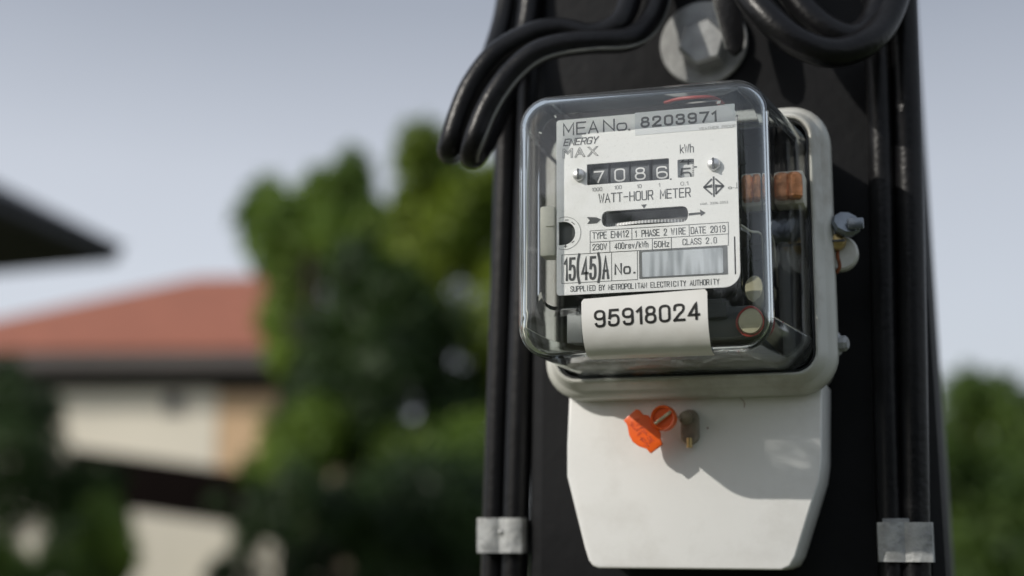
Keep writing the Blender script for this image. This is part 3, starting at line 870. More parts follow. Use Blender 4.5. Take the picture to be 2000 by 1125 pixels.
# register: number wheels behind the window
reg = bmobj('register_frame', box_bm(W1[0] - .001, W2[1] + .001, YP + .010, YP + .012, W1[2] - .002, W1[3] + .002), M['inside'], mt)
zc = (W1[2] + W1[3]) / 2
rdr = .0085
yd = YP + .0018 + rdr
def wheel(x0, x1, zc_, digits, dark=True, extra=None):
    wv = lathe('number_wheel', (x0, yd, zc_), (1, 0, 0), [(0, 0), (rdr - .0004, 0), (rdr, .0003), (rdr, x1 - x0 - .0003), (rdr - .0004, x1 - x0), (0, x1 - x0)], M['drum'] if dark else M['drum_pale'], mt, 40)
    for s, xa, xb, zb, zt in digits:
        L = slayout(s); wd_ = .00062
        xs = [p[0] for P, c in L for p in P]; a, b = min(xs), max(xs)
        L = [([(xa + wd_ / 2 + (p[0] - a) / (b - a) * (xb - xa - wd_), zb + wd_ / 2 + p[1] / 6 * (zt - zb - wd_)) for p in P], c) for P, c in L]
        def fm(p, d):
            th = (p[1] - zc_) / rdr; r_ = rdr + .00012 + d
            return (p[0], yd - r_ * math.cos(th), zc_ + r_ * math.sin(th))
        W, F = put_lines(L, wd_, fm, .0004)
        obj('wheel_digit', W, F, M['digit'] if dark else M['ink'], wv, smooth=False)
yq = YP + .0018
def dg(s, x0, yb, x1, yt):
    a, b = at(x0, yb, yq), at(x1, yt, yq); return (s, a.x, b.x, a.z, b.z)
D4 = [dg('7', 1160, 357.5, 1180, 333), dg('0', 1200, 355, 1221, 328), dg('8', 1240, 352, 1261, 326), dg('6', 1282, 349.5, 1304, 323.5)]
wx = [(D4[i][1] + D4[i][2]) / 2 for i in range(4)]
pit = (wx[3] - wx[0]) / 3
for i in range(4):
    wheel(wx[i] - pit * .46, wx[i] + pit * .46, zc, [D4[i]])
zc2 = (W2[2] + W2[3]) / 2
xc2 = (W2[0] + W2[1]) / 2
hz = .0052
wheel(W2[0] - .0006, W2[1] + .0006, zc2, [('5', xc2 - .0026, xc2 + .0018, zc2 - .0042, zc2 + .0006), ('4', xc2 - .0024, xc2 + .0018, zc2 + .0018, zc2 + .0066)], False)
strokes('wheel_graduation', [((W2[1] - .0009, zc2 + .0007 * (i - 4)), (W2[1] - .0004, zc2 + .0007 * (i - 4))) for i in range(9)], .0002, yq - .0002, M['ink'], mt)
strokes('index_mark', [((W2[1] + .0001, zc2 + .0002), (W2[1] + .0008, zc2 + .0002))], .0005, T, M['ink'], dp)
dot = pp(1310, 350)
strokes('decimal_point', [((dot[0] - .0001, dot[1]), (dot[0] + .0001, dot[1]))], .0005, T, M['ink'], dp)
# plate screws
for x, y in ((1129, 340), (1393, 319)):
    c_ = at(x, y, YP - .002)
    s_ = lathe('plate_screw', (c_.x, YP, c_.z), (0, -1, 0), [(.0024, 0), (.0025, .0008), (.0021, .0017), (.0012, .0022), (0, .0024)], M['alu'], mt, 20)
    bmobj('slot', box_bm(c_.x - .0003, c_.x + .0003, YP - .00255, YP - .0018, c_.z - .0021, c_.z + .0021), M['ink'], s_)
# rotor disc seen edge-on through its window
zd = W3[2] + .0016
rc = .5 * (W3[0] + W3[1])
disc = lathe('rotor_disc', (rc, YP + .0375, zd - .0006), (0, 0, 1), [(0, 0), (.0350, 0), (.0352, .0002), (.0352, .0010), (.0350, .0012), (0, .0012)], M['alu'], mt, 160)
V, F = [], []
for i in range(180):
    a = 2 * math.pi * i / 180
    st = len(V)
    for da in (-.008, .008):
        for zz in (-.0006, .0006):
            V.append((rc + .0354 * math.cos(a + da), YP + .0375 + .0354 * math.sin(a + da), zd + zz))
    F.append((st, st + 2, st + 3, st + 1))
tk = obj('edge_ticks', V, F, M['digit'], disc, smooth=False); tk['kind'] = 'stuff'
M['chamber'] = mat('chamber_grey', (.30, .31, .32), .35, .3, var=.25, scale=120)
bmobj('disc_chamber', box_bm(W3[0] - .002, W3[1] + .002, YP + .016, YP + .018, W3[2] - .004, W3[3] + .003), M['chamber'], mt)

# inner frame of the movement
box('movement_frame', -.032, .024, -.056, .0008, -.038, -.031, M['inside_grey'], mt, .001)
box('movement_frame', -.034, .027, -.050, .0008, .036, .042, M['inside_grey'], mt, .001)
box('movement_core', -.030, .022, -.054, .0008, -.036, .036, M['inside'], mt, .002)
box('side_plate', -.0375, -.0355, -.064, .0008, -.026, .036, M['inside_grey'], mt, .0006)
box('brake_bracket', -.0445, -.0385, YP - .0008, YP + .008, pp(1087, 500)[1], pp(1087, 402)[1], M['ivory'], mt, .0008)
a, b_ = at(1068, 440, YP), at(1085, 440, YP)
box('bracket_rib', a.x, b_.x, YP - .0014, YP - .0007, pp(1080, 443)[1], pp(1080, 440)[1], M['ivory'], mt, .0002)
box('adjuster_knob', dc[0] - .004, dc[0] + .006, YP + .0025, YP + .012, dc[1] - .006, dc[1] + .006, M['inside_grey'], mt, .0015)
# coils on the right
for q, (xa, xb) in enumerate(((.0285, .0395), (.0415, .0520))):
    zc_ = .0150
    bob = box('coil_bobbin', xa - .0006, xb + .0006, -.0385, -.0100, zc_ - .0068, zc_ + .0068, M['ivory'], mt, .0012)
    for kx in (0, 1):
        xm = xa + (xb - xa) * (.27 + .46 * kx)
        lathe('copper_winding', (xm, -.0400, zc_ - .0052), (0, 0, 1), [(0, 0), (.0022, 0), (.0030, .0010), (.0032, .0052), (.0030, .0094), (.0022, .0104), (0, .0104)], M['copper'], bob, 20)
box('coil_core', .030, .050, -.0300, .0006, -.006, .008, M['inside'], mt, .001)
box('terminal_arm', .0405, .0455, -.030, .0006, -.050, .004, M['inside_grey'], mt, .001)
# cover-fixing posts and screws, lower right
c_ = at(1478, 562, -.046)
lathe('fixing_post', (c_.x, .0008, c_.z), (0, -1, 0), [(.0066, 0), (.0058, .020), (.0052, .044), (.0046, .0462), (0, .0464)], M['olive'], mt, 28)
c_ = at(1468, 626, -.058)
fp = lathe('fixing_post', (c_.x, .0008, c_.z), (0, -1, 0), [(.0060, 0), (.0056, .030), (.0056, .0560), (.0050, .0584), (0, .0588)], M['olive'], mt, 32)
lathe('red_washer', (c_.x, -.0535, c_.z), (0, -1, 0), [(.0057, 0), (.0066, .0003), (.0066, .0016), (.0057, .0019)], M['red'], fp, 32)
M['cap_steel'] = mat('dull_cap_steel', (0.20, 0.22, 0.24), 0.3, 0.8, var=0.3, scale=120)
# terminal pins seen through the lower wall
for px_, mm, rr in ((1207, 'steel', .0030), (1253, 'copper', .0026), (1297, 'brass', .0022), (1330, 'steel', .0018)):
    c_ = at(px_, 718, -.010)
    lathe('terminal_pin', (c_.x, -.010, -.0540), (0, 0, 1), [(rr * 1.6, 0), (rr * 1.6, .0025), (rr, .0030), (rr, .0135), (rr * .8, .0145), (0, .0145)], M[mm], mt, 18)
c_ = at(1288, 692, -.022)
lathe('red_terminal_cap', (c_.x, -.022, -.0520), (0, 0, 1), [(0, 0), (.0042, 0), (.0046, .001), (.0046, .006), (.0036, .0075), (0, .0078)], M['red'], mt, 24)
box('terminal_block', -.040, .036, -.052, .0006, -.0465, -.0330, M['inside_grey'], mt, .001)
tube('red_lead', [at(1300, 196, -.045), at(1325, 186, -.048), at(1360, 183, -.050), at(1392, 186, -.048), at(1410, 205, -.040)], .0013, M['red'], mt, 10)
tube('lead_wire', [at(1446, 440, -.05), at(1470, 452, -.045), at(1495, 455, -.040), at(1510, 470, -.032), at(1520, 560, -.020)], .0005, M['ivory'], mt, 8)

# ---- sticker wrapped over the lower edge of the cover
def sticker():
    R = cover_rings(-.00016)
    # lower profile of the shell at mid span: (y, z)
    prof = []
    for P, Y in R: prof.append((Y, min(z for _, z in P)))
    prof = prof[::-1]                                   # from the flat front towards the flange
    ztop = at(1260, 570, R[-1][1]).z
    low = [p for p in prof if p[1] < ztop - .0004 and p[0] < -.0700]
    prof = [(R[-1][1], ztop)] + low
    prof.append((prof[-1][0] + .0042, prof[-1][1] - .0042 * .03))
    # resample by arc length
    cum = [0]
    for a, b in zip(prof[:-1], prof[1:]): cum.append(cum[-1] + math.hypot(a[0] - b[0], a[1] - b[1]))
    def S(s):
        for i in range(len(prof) - 1):
            if s <= cum[i + 1]:
                t = (s - cum[i]) / (cum[i + 1] - cum[i]); return (prof[i][0] + (prof[i + 1][0] - prof[i][0]) * t, prof[i][1] + (prof[i + 1][1] - prof[i][1]) * t)
        return prof[-1]
    L = cum[-1]
    xl, xr = at(1138, 596, -.0805).x, at(1383, 580, -.0805).x
    NS, NX = 30, 16
    V, F = [], []
    for i in range(NS + 1):
        s = L * i / NS
        # rounded corners
        cr = .0009
        dd = 0
        if s < cr: dd = cr - math.sqrt(max(0, cr * cr - (cr - s) ** 2))
        if L - s < cr * .5: dd = max(dd, cr * .5 - math.sqrt(max(0, (cr * .5) ** 2 - (cr * .5 - (L - s)) ** 2)))
        for j in range(NX + 1):
            X = xl + dd + (xr - xl - 2 * dd) * j / NX; y, z = S(s + (xr - X) * .034)
            V.append((X, y - .00004 * (1 + math.sin(j * 1.7 + i * .6)), z))
    for i in range(NS):
        for j in range(NX):
            a = i * (NX + 1) + j; F.append((a, a + 1, a + NX + 2, a + NX + 1))
    o = obj('number_sticker', V, F, M['sticker'], mt)
    # digits follow the sheet
    def seen_at(px, py):
        """arc length on the sheet, and x, where the pixel's ray meets it"""
        best = None
        for q in range(400):
            sv = L * q / 399; y, z = S(sv); p = at(px, py, y)
            if best is None or abs(p.z - z) < best[0]: best = (abs(p.z - z), sv, p.x)
        return best[1], best[2]
    sb, xm_ = seen_at(1265, 632); st_, _ = seen_at(1265, 598)
    A_, B_ = seen_at(1161, 638)[1], seen_at(1368, 625)[1]
    class A: x = A_
    class B: x = B_
    zb = ztop - sb; h = sb - st_
    L_ = slayout('95918024', gap=2.1); w_ = h * .145
    xs = [p[0] for P, c in L_ for p in P]; a, b = min(xs), max(xs)
    L_ = [([(A.x + w_ / 2 + (p[0] - a) / (b - a) * (B.x - A.x - w_), zb + w_ / 2 + p[1] / 6 * (h - w_)) for p in P], c) for P, c in L_]
    def fm(p, d):
        sv = ztop - p[1] + (xm_ - p[0]) * .034; y, z = S(sv); y2, z2 = S(sv + .0004)
        nn = Vector((y2 - y, z2 - z)).normalized()
        return (p[0], y - abs(nn.y) * (.00018 + d), z - abs(nn.x) * (.00018 + d))
    W, F = put_lines(L_, w_, fm, .0006)
    obj('sticker_number', W, F, M['black_ink'], o, smooth=False)
sticker()

# ---- terminal cover
TY = -.010
tp = [(at(x, y, TY).x, at(x, y, TY).z) for x, y in ((1112, 770), (1107, 870), (1107, 930), (1141, 1068), (1149, 1094), (1157, 1105), (1168, 1110), (1526, 1114), (1543, 1107), (1554, 1088), (1600, 938), (1605, 900), (1607, 772))]
tp[0] = (tp[0][0], -.058); tp[-1] = (tp[-1][0], -.058)
tcv = prism('terminal_cover', tp, TY, PY - .001, M['white'], mt, .0011, 3, True)
M['recess'] = mat('grimy_boss', (.30, .26, .21), .6, var=.35, scale=160)
s0 = at(1345, 822, TY)
prism('screw_boss', rrect(s0.x - .0032, s0.x + .0044, s0.z - .0098, s0.z + .0046, .0037, 6), TY - .0022, TY + .002, M['recess'], tcv, .0012, 3, True)
M['old_brass'] = mat('tarnished_brass', (.27, .225, .16), .32, .7, var=.4, scale=260)
stud = lathe('sealing_screw', (s0.x + .0003, TY - .0025, s0.z + .0004), (0, -1, 0), [(.0022, 0), (.0022, .004), (.0027, .0042), (.0029, .0060), (.0024, .0078), (0, .0082)], M['old_brass'], mt, 20)
lathe('brass_insert', (s0.x + .0006, TY - .0026, s0.z - .0112), (0, 0, 1), [(0, 0), (.0012, 0), (.0012, .0040), (0, .0042)], M['brass'], mt, 14)
rs = at(1452, 782, TY)
tube('rust_stain', [(rs.x + dx, TY - .00002, rs.z - dz) for dx, dz in ((-.003, -.004), (-.001, -.001), (.0004, .001), (.0002, .003))], .00012, M['rust'], tcv, 6)
dk = at(1382, 836, TY)
lathe('drip_spot', (dk.x, TY + .0002, dk.z), (0, -1, 0), [(.0005, 0), (.0003, .0004), (0, .0005)], M['rust'], tcv, 10)

# ---- ear with screws at the right
lg = at(1640, 492, -.015)
lathe('fixing_ear', (lg.x, -.008, lg.z), (0, -1, 0), [(0, 0), (.0068, 0), (.0072, .0006), (.0072, .0048), (.0064, .0058), (0, .0060)], M['flange'], mt, 30)
box('ear_web', FX1 - .001, lg.x, -.0132, -.0082, lg.z - .0062, lg.z + .0062, M['flange'], mt, .0008)
c_ = at(1634, 470, -.018)
es = lathe('ear_screw', (c_.x, -.0140, c_.z), (0, -1, 0), [(.0034, 0), (.0036, .0012), (.0030, .0030), (.0014, .0038), (0, .0040)], M['brass'], mt, 22)
bmobj('slot', box_bm(c_.x - .0032, c_.x + .0032, -.0183, -.0165, c_.z - .0004, c_.z + .0004), M['ink'], es)
c_ = at(1656, 439, -.018)
lathe('wing_cap', (c_.x - .002, -.014, c_.z - .001), (.35, -.75, .45), [(0, 0), (.0035, 0), (.0058, .0018), (.0062, .0034), (.0054, .0048), (0, .0052)], M['cap_steel'], mt, 10, angle=25)
wc = at(1662, 438, -.020)
box('thumb_tab', wc.x - .0015, wc.x + .0050, -.0205, -.0188, wc.z - .0022, wc.z + .0026, M['cap_steel'], mt, .0007)
tube('rust_streak', [at(1637, 482, -.0141), at(1636, 500, -.0141), at(1640, 520, -.0139), at(1634, 533, -.0130)], .0007, M['rust'], mt, 8)
c_ = at(1642, 672, -.010)
lathe('side_nut', (c_.x - .004, -.010, c_.z), (1, -.25, 0), [(0, 0), (.0046, 0), (.0048, .0035), (.0032, .0040), (.0032, .0062), (.0022, .0072), (0, .0072)], M['galv'], mt, 8, angle=25)

# ------------------------------------------------------------------ orange seal
YS = -.0220
sl0 = at(1265, 838, YS)
seal = thing('seal_tag', 'orange plastic seal tag hanging before the white terminal cover', 'seal', (sl0.x, YS, sl0.z))
def sp2(x, y): v = at(x, y, YS); return (v.x, v.z)
body = [(1218, 821), (1243, 799), (1249, 801), (1256, 810), (1266, 811), (1271, 818), (1290, 845), (1291, 858), (1294, 868), (1271, 886), (1263, 877), (1248, 872), (1236, 863), (1229, 850), (1226, 834), (1224, 828)]
prism('tag_body', [sp2(*q) for q in body], YS - .0008, YS + .0012, M['orange'], seal, .0004, 2)
cc = at(1297, 817, YS)
rim = lathe('seal_capsule', (cc.x, YS + .0016, cc.z), (0, -1, 0), [(0, 0), (.0050, 0), (.0052, .0004), (.0052, .0036), (.0047, .0044), (.0041, .0042), (.0039, .0032), (0, .0032)], M['orange'], seal, 36)
w0, w1 = at(1280, 827, YS - .003), at(1309, 805, YS - .003)
P = [w0 + (w1 - w0) * (i / 24) + Vector((0, -.0002 * math.sin(i * 1.6), .00025 * math.cos(i * 1.6))) for i in range(25)]
tube('twisted_wire', P, .00062, M['wire'], rim, 8, 2)
tube('twisted_wire', [at(1318, 812, YS), at(1330, 818, YS + .002), at(1340, 823, TY - .005)], .00035, M['recess'], rim, 8)
# stamped characters, blurred beyond reading: short strokes
V, F = [], []
a, b_ = Vector(sp2(1238, 822)), Vector(sp2(1270, 868))
d = (b_ - a); nrm = Vector((-d.y, d.x)).normalized()
for row, off in ((0, -.0012), (1, .0012)):
    for i in range(7):
        p = a + d * ((i + .5) / 7) + nrm * off
        for q in range(3):
            u = Vector((R_.uniform(-.0006, .0006), R_.uniform(-.0006, .0006))); ang = R_.choice((0, math.pi / 2, .8)) - .9
            e_ = Vector((math.cos(ang), math.sin(ang))) * R_.uniform(.0004, .0008)
            vv, ff = stroke([(tuple(p + u - e_), tuple(p + u + e_))], .00035)
            F += [[x + len(V) for x in f] for f in ff]; V += [(x[0], YS - .00088 - .000004 * (q + 3 * i), x[1]) for x in vv]
st_ = obj('stamped_marks', V, F, M['red_ink'], seal, smooth=False); st_['kind'] = 'stuff'

# ------------------------------------------------------------------ background houses
rh = Vector((RIGHT.x, RIGHT.y, 0)).normalized(); fh = Vector((-rh.y, rh.x, 0))
class Frame:
    def __init__(s, o, ang):
        c, q = math.cos(ang), math.sin(ang)
        s.o = o; s.ex = rh * c + fh * q; s.ey = fh * c - rh * q
    def __call__(s, x, y, z): return s.o + s.ex * x + s.ey * y + Vector((0, 0, z - s.o.z))
def fbox(name, fr, x0, x1, y0, y1, z0, z1, m, parent):
    V = [fr(x, y, z) for x in (x0, x1) for y in (y0, y1) for z in (z0, z1)]
    F = [(0, 1, 3, 2), (4, 6, 7, 5), (0, 4, 5, 1), (2, 3, 7, 6), (0, 2, 6, 4), (1, 5, 7, 3)]
    return obj(name, V, F, m, parent, smooth=False)
def zpx(py, px, Y): return at(px, py, Y).z
HY = 34.0
corner_ = at(415, 1000, HY)
fr1 = Frame(Vector((corner_.x, corner_.y, GZ)), math.radians(-4))
M['cream'] = house_mat('cream_render', (0.78, 0.72, 0.60), 0.85, .06, .7)
M['tan'] = house_mat('tan_render', (0.64, 0.44, 0.265), 0.85, .06, .7)
M['tile'] = house_mat('terracotta_tile', (0.30, 0.105, 0.062), 0.75, .18, 2.0)
M['fascia'] = house_mat('fascia_board', (0.12, 0.105, 0.098), 0.7, .1, 1)
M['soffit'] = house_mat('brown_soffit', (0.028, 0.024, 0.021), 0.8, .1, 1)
M['glass'] = mat('window_glass', (0.02, 0.022, 0.024), 0.08)
M['dark_tile'] = house_mat('charcoal_tile', (0.034, 0.034, 0.042), 0.6, .2, 3)
M['brown'] = house_mat('dark_brown_timber', (0.007, 0.0045, 0.004), 0.9, .25, 3, spec=0.06)
ho = thing('tiled_house', 'cream two storey house with terracotta hip roof behind the trees', 'house', tuple(fr1.o))
ze = zpx(690, 415, HY - 1); zw = zpx(732, 415, HY)
fbox('wall', fr1, -9.0, 0.0, 0, 8.0, GZ, zw, M['cream'], ho)
fbox('wing_wall', fr1, 0.004, 3.2, .03, 8.0, GZ, zw - .004, M['tan'], ho)
fbox('eave_shade_band', fr1, -9.02, .003, -.05, -.002, zw - .42, zw - .003, M['soffit'], ho)  # dark bands laid on both walls as painted eave shade
fbox('eave_shade_band', fr1, 0.006, 3.2, -.025, .028, zw - .50, zw - .003, M['soffit'], ho)
zb = zpx(912, 415, HY)
fbox('band_course', fr1, -9.02, 0.12, -.06, 8.0, zb - .45, zb - .12, M['brown'], ho)
ov = .95
ovr = 3.2 + ov
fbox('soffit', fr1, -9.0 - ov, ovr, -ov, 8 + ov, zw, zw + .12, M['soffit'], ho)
fbox('fascia', fr1, -9.0 - ov - .03, ovr + .03, -ov - .03, 8 + ov + .03, zw + .12, ze + .09, M['fascia'], ho)
zr = at(310, 553, HY + 4).z
e0 = .12; z0_ = ze + .094
V = [fr1(-9 - ov - e0, -ov - e0, z0_), fr1(ovr + e0, -ov - e0, z0_), fr1(ovr + e0, 8 + ov + e0, z0_), fr1(-9 - ov - e0, 8 + ov + e0, z0_), fr1(-1.95, 4, zr), fr1(1.2, 4, zr + .05), ]
obj('roof', V, [(0, 1, 5, 4), (1, 2, 5), (2, 3, 4, 5), (3, 0, 4), (3, 2, 1, 0)], M['tile'], ho, smooth=False)
def window(fr, x0, x1, z0, z1, parent, y=0.0):
    f = fbox('window', fr, x0, x1, y - .05, y - .001, z0, z1, M['fascia'], parent)
    xm = (x0 + x1) / 2
    for a, b in ((x0 + .07, xm - .03), (xm + .03, x1 - .07)):
        fbox('pane', fr, a, b, y - .058, y - .051, z0 + .07, z1 - .07, M['glass'], f)
window(fr1, -1.45, -.95, zpx(812, 320, HY), zpx(775, 320, HY), ho)
window(fr1, -6.4, -5.0, zpx(860, 320, HY), zpx(750, 320, HY), ho)
window(fr1, -3.6, -2.4, GZ + .2, GZ + 1.0, ho)

# dark neighbouring eaves at the left edge, seen from below
NY = 11.0
tipc = at(236, 494, NY)
def ang2(a): return rh * math.cos(math.radians(a)) + fh * math.sin(math.radians(a))
EA, EB = ang2(156), ang2(258)                # the two eaves leaving the corner
zt = tipc.z
nh = thing('dark_roofed_house', 'house with charcoal hip roof whose eave corner juts in at left', 'house', (tipc.x, tipc.y, GZ))
def q2(a, b, z): return Vector((tipc.x, tipc.y, 0)) + EA * a + EB * b + Vector((0, 0, z))
def qbox(name, a0, a1, b0, b1, z0, z1, m):
    V = [q2(a, b, z) for a in (a0, a1) for b in (b0, b1) for z in (z0, z1)]
    return obj(name, V, [(0, 1, 3, 2), (4, 6, 7, 5), (0, 4, 5, 1), (2, 3, 7, 6), (0, 2, 6, 4), (1, 5, 7, 3)], m, nh, smooth=False)
LA, LB = 7.0, 6.0
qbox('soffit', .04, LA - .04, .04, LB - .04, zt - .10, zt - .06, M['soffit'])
qbox('fascia', 0, LA, 0, LB, zt - .058, zt + .06, M['dark_tile'])
V = [q2(-.05, -.05, zt + .062), q2(LA + .05, -.05, zt + .062), q2(LA + .05, LB + .05, zt + .062), q2(-.05, LB + .05, zt + .062), q2(3, 3, zt + 1.6), q2(LA - 3, 3, zt + 1.6)]
obj('roof', V, [(0, 4, 5, 1), (1, 5, 2), (2, 5, 4, 3), (3, 4, 0), (0, 1, 2, 3)], M['dark_tile'], nh, smooth=False)
qbox('wall', 1.5, LA - 1.3, 1.5, LB - 1.3, GZ, zt - .102, M['cream'])

# dark porch roof in front of the red house
CY = 22.0
c0_ = at(170, 1000, CY)
fr3 = Frame(Vector((c0_.x, c0_.y, GZ)), 0)
cp = thing('porch', 'dark brown timber porch with long low roof below the cream wall', 'porch', tuple(fr3.o))
zl, zrr = at(170, 896, CY).z, at(900, 988, CY).z
Lc = (at(900, 1000, CY) - at(170, 1000, CY)).dot(fr3.ex)
def slab(x0, z0, x1, z1, y0, y1, th): 
    V = [fr3(x, y, (z0 if x == x0 else z1) - d) for x in (x0, x1) for y in (y0, y1) for d in (th, 0)]
    return V
Fb = [(0, 1, 3, 2), (4, 6, 7, 5), (0, 4, 5, 1), (2, 3, 7, 6), (0, 2, 6, 4), (1, 5, 7, 3)]
obj('roof', slab(-.3, zl, Lc + 2, zrr - .35, 0, 3.5, .14), Fb, M['brown'], cp, smooth=False)
obj('fascia', slab(-.36, zl + .20, Lc + 2.02, zrr - .15, -.09, -.002, .98), Fb, M['brown'], cp, smooth=False)
for x in (.42, 3.7, 6.6):
    t = x / (Lc + 2)
    fbox('post', fr3, x - .26, x + .26, .05, .5, GZ, zl + (zrr - zl) * t - .15, M['brown'], cp)
wl = thing('garden_wall', 'low cream garden wall glimpsed between the shrubs', 'wall', tuple(fr3(-2, 6, GZ)))
fbox('masonry', fr3, -3.5, 3.4, 6, 6.2, GZ, at(300, 985, CY + 6).z, M['cream'], wl)

# ------------------------------------------------------------------ trees
def leaf_mat(name, c1, c2):
    m = bpy.data.materials.new(name); m.use_nodes = True
    t = m.node_tree; b = t.nodes['Principled BSDF']
    b.inputs['Roughness'].default_value = .55
    g = t.nodes.new('ShaderNodeNewGeometry'); tcn = t.nodes.new('ShaderNodeTexCoord')
    n = t.nodes.new('ShaderNodeTexNoise'); n.inputs['Scale'].default_value = 1.1; n.inputs['Detail'].default_value = 2
    t.links.new(tcn.outputs['Object'], n.inputs['Vector'])
    ad = t.nodes.new('ShaderNodeMath'); ad.operation = 'MULTIPLY_ADD'; ad.inputs[1].default_value = .5
    t.links.new(g.outputs['Random Per Island'], ad.inputs[0])
    m2 = t.nodes.new('ShaderNodeMapRange'); m2.inputs['From Min'].default_value = .35; m2.inputs['From Max'].default_value = .65; m2.inputs['To Min'].default_value = -.1; m2.inputs['To Max'].default_value = .6
    t.links.new(n.outputs['Fac'], m2.inputs['Value']); t.links.new(m2.outputs[0], ad.inputs[2])
    r = t.nodes.new('ShaderNodeValToRGB')
    r.color_ramp.elements[0].color = (*c1, 1); r.color_ramp.elements[1].color = (*c2, 1)
    t.links.new(ad.outputs[0], r.inputs[0]); t.links.new(r.outputs[0], b.inputs['Base Color'])
    tl = t.nodes.new('ShaderNodeBsdfTranslucent'); t.links.new(r.outputs[0], tl.inputs[0])
    mxs = t.nodes.new('ShaderNodeMixShader'); mxs.inputs[0].default_value = .4
    t.links.new(b.outputs[0], mxs.inputs[1]); t.links.new(tl.outputs[0], mxs.inputs[2])
    t.links.new(mxs.outputs[0], t.nodes['Material Output'].inputs[0])
    return m
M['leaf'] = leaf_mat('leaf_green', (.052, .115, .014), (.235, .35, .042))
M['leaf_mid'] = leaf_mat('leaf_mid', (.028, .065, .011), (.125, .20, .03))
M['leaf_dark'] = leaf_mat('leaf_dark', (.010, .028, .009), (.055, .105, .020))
M['leaf_olive'] = leaf_mat('leaf_olive', (.075, .135, .012), (.29, .375, .036))
M['bark'] = house_mat('bark', (.07, .055, .04), .9, .3, 8)
def crown(lobes, Y, n, size, m, parent, seed, gaps=()):
    rg = np.random.default_rng(seed)
    C = []; Rr = []
    for px_, py_, r_, *dy in lobes:
        Yl = Y + (dy[0] if dy else rg.uniform(-.8, .8))
        C.append(np.array(at(px_, py_, Yl))); Rr.append(r_ * (Yl + .59) / FPX * 1.09)
    C = np.array(C); Rr = np.array(Rr)
    wgt = Rr ** 2 / (Rr ** 2).sum()
    idx = rg.choice(len(Rr), n, p=wgt)
    d = rg.normal(size=(n, 3)); d /= np.linalg.norm(d, axis=1)[:, None]
    rad = Rr[idx] * (rg.random(n) ** .30) * (1 + .13 * rg.normal(size=n))
    P = C[idx] + d * rad[:, None] * np.array([1, .8, 1.05])
    # clumps: pull points towards twig centres
    tw = P[rg.choice(n, max(8, n // 14))]
    near = tw[rg.integers(0, len(tw), n)]
    k = rg.random(n) < .0
    for gx, gy, gr, Yg in gaps:
        p0 = np.array(CAM); p1 = np.array(at(gx, gy, Yg)); ax = (p1 - p0) / np.linalg.norm(p1 - p0)
        v = P - p0; t_ = v @ ax; dist = np.linalg.norm(v - t_[:, None] * ax, axis=1)
        keep = (dist > gr * t_ / FPX * (.75 + .5 * rg.random(len(P)))) | (rg.random(len(P)) < .2)
        P = P[keep]; d = d[keep]
    n = len(P)
    nrm = d * 1.0 + rg.normal(size=(n, 3)) * .6; nrm[:, 2] += .35
    nrm /= np.linalg.norm(nrm, axis=1)[:, None]
    a = np.cross(nrm, rg.normal(size=(n, 3))); a /= np.linalg.norm(a, axis=1)[:, None]
    b = np.cross(nrm, a)
    s = size * rg.uniform(.6, 1.3, n)[:, None]
    V = np.stack([P - a * s, P - b * s * .45 + nrm * s * .12, P + a * s, P + b * s * .45 + nrm * s * .12], 1).reshape(-1, 3)
    off = np.array(wloc(parent)); V = V - off
    me = bpy.data.meshes.new('crown')
    me.vertices.add(4 * n); me.vertices.foreach_set('co', V.ravel())
    me.loops.add(4 * n); me.loops.foreach_set('vertex_index', np.arange(4 * n))
    me.polygons.add(n); me.polygons.foreach_set('loop_start', np.arange(0, 4 * n, 4)); me.polygons.foreach_set('loop_total', np.full(n, 4))
    me.materials.append(m); me.update(); me.validate()
    o = bpy.data.objects.new('crown', me); COL.objects.link(o); o.parent = parent
    return C, Rr
def tree(name, label, cat, base_px, Y, lobes, n, size, m, seed, gaps=(), r0=.16, group='trees and shrubs behind the pole'):
    b = at(base_px, 1000, Y); base = Vector((b.x, b.y, GZ))
    t = thing(name, label, cat, tuple(base), group)
    C, Rr = crown(lobes, Y, n, size, m, t, seed, gaps)
    top = Vector(C[np.argmax(C[:, 2])])
    mid = base.lerp(top, .45); mid.x += .2
    V, F = sweep(catmull([base - Vector((0, 0, .2)), base + Vector((0.03, 0, .7)), mid, base.lerp(top, .8), top], 4), lambda u: r0 * (1 - .85 * u), 10)
    for c in C[::2]:
        c = Vector(c); f_ = R_.uniform(.3, .6); st0 = base.lerp(top, f_)
        v2, f2 = sweep(catmull([st0, st0.lerp(c, .55) + Vector((0, 0, -.12)), c], 3), lambda u: r0 * .38 * (1 - .8 * u), 6)
        F += [[i + len(V) for i in f] for f in f2]; V += v2
    obj('trunk', V, F, M['bark'], t, angle=60)
    return t
G0 = ((632, 574, 22, 20), (948, 585, 20, 20), (890, 712, 22, 20), (750, 372, 18, 20))
tree('leafy_tree', 'rounded green tree overlapping right end of the terracotta roof', 'tree', 560, 20.5,
     [(520, 385, 48), (490, 420, 40), (555, 430, 60), (610, 400, 50), (600, 470, 70), (540, 500, 55), (500, 470, 36), (580, 560, 65), (545, 620, 50), (620, 350, 30), (650, 560, 60), (640, 640, 70), (760, 520, 60), (760, 600, 70), (560, 690, 50), (585, 610, 60), (640, 430, 60), (700, 420, 40)], 10500, .1, M['leaf'], 1, G0)
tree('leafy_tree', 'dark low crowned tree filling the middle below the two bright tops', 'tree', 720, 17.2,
     [(690, 520, 60), (720, 600, 85), (690, 680, 85), (760, 700, 90), (650, 740, 80), (640, 800, 80), (720, 800, 90), (600, 780, 60), (800, 620, 70), (850, 680, 80), (880, 780, 80), (770, 560, 60), (900, 640, 60), (620, 640, 50)], 10000, .09, M['leaf_dark'], 2, G0)
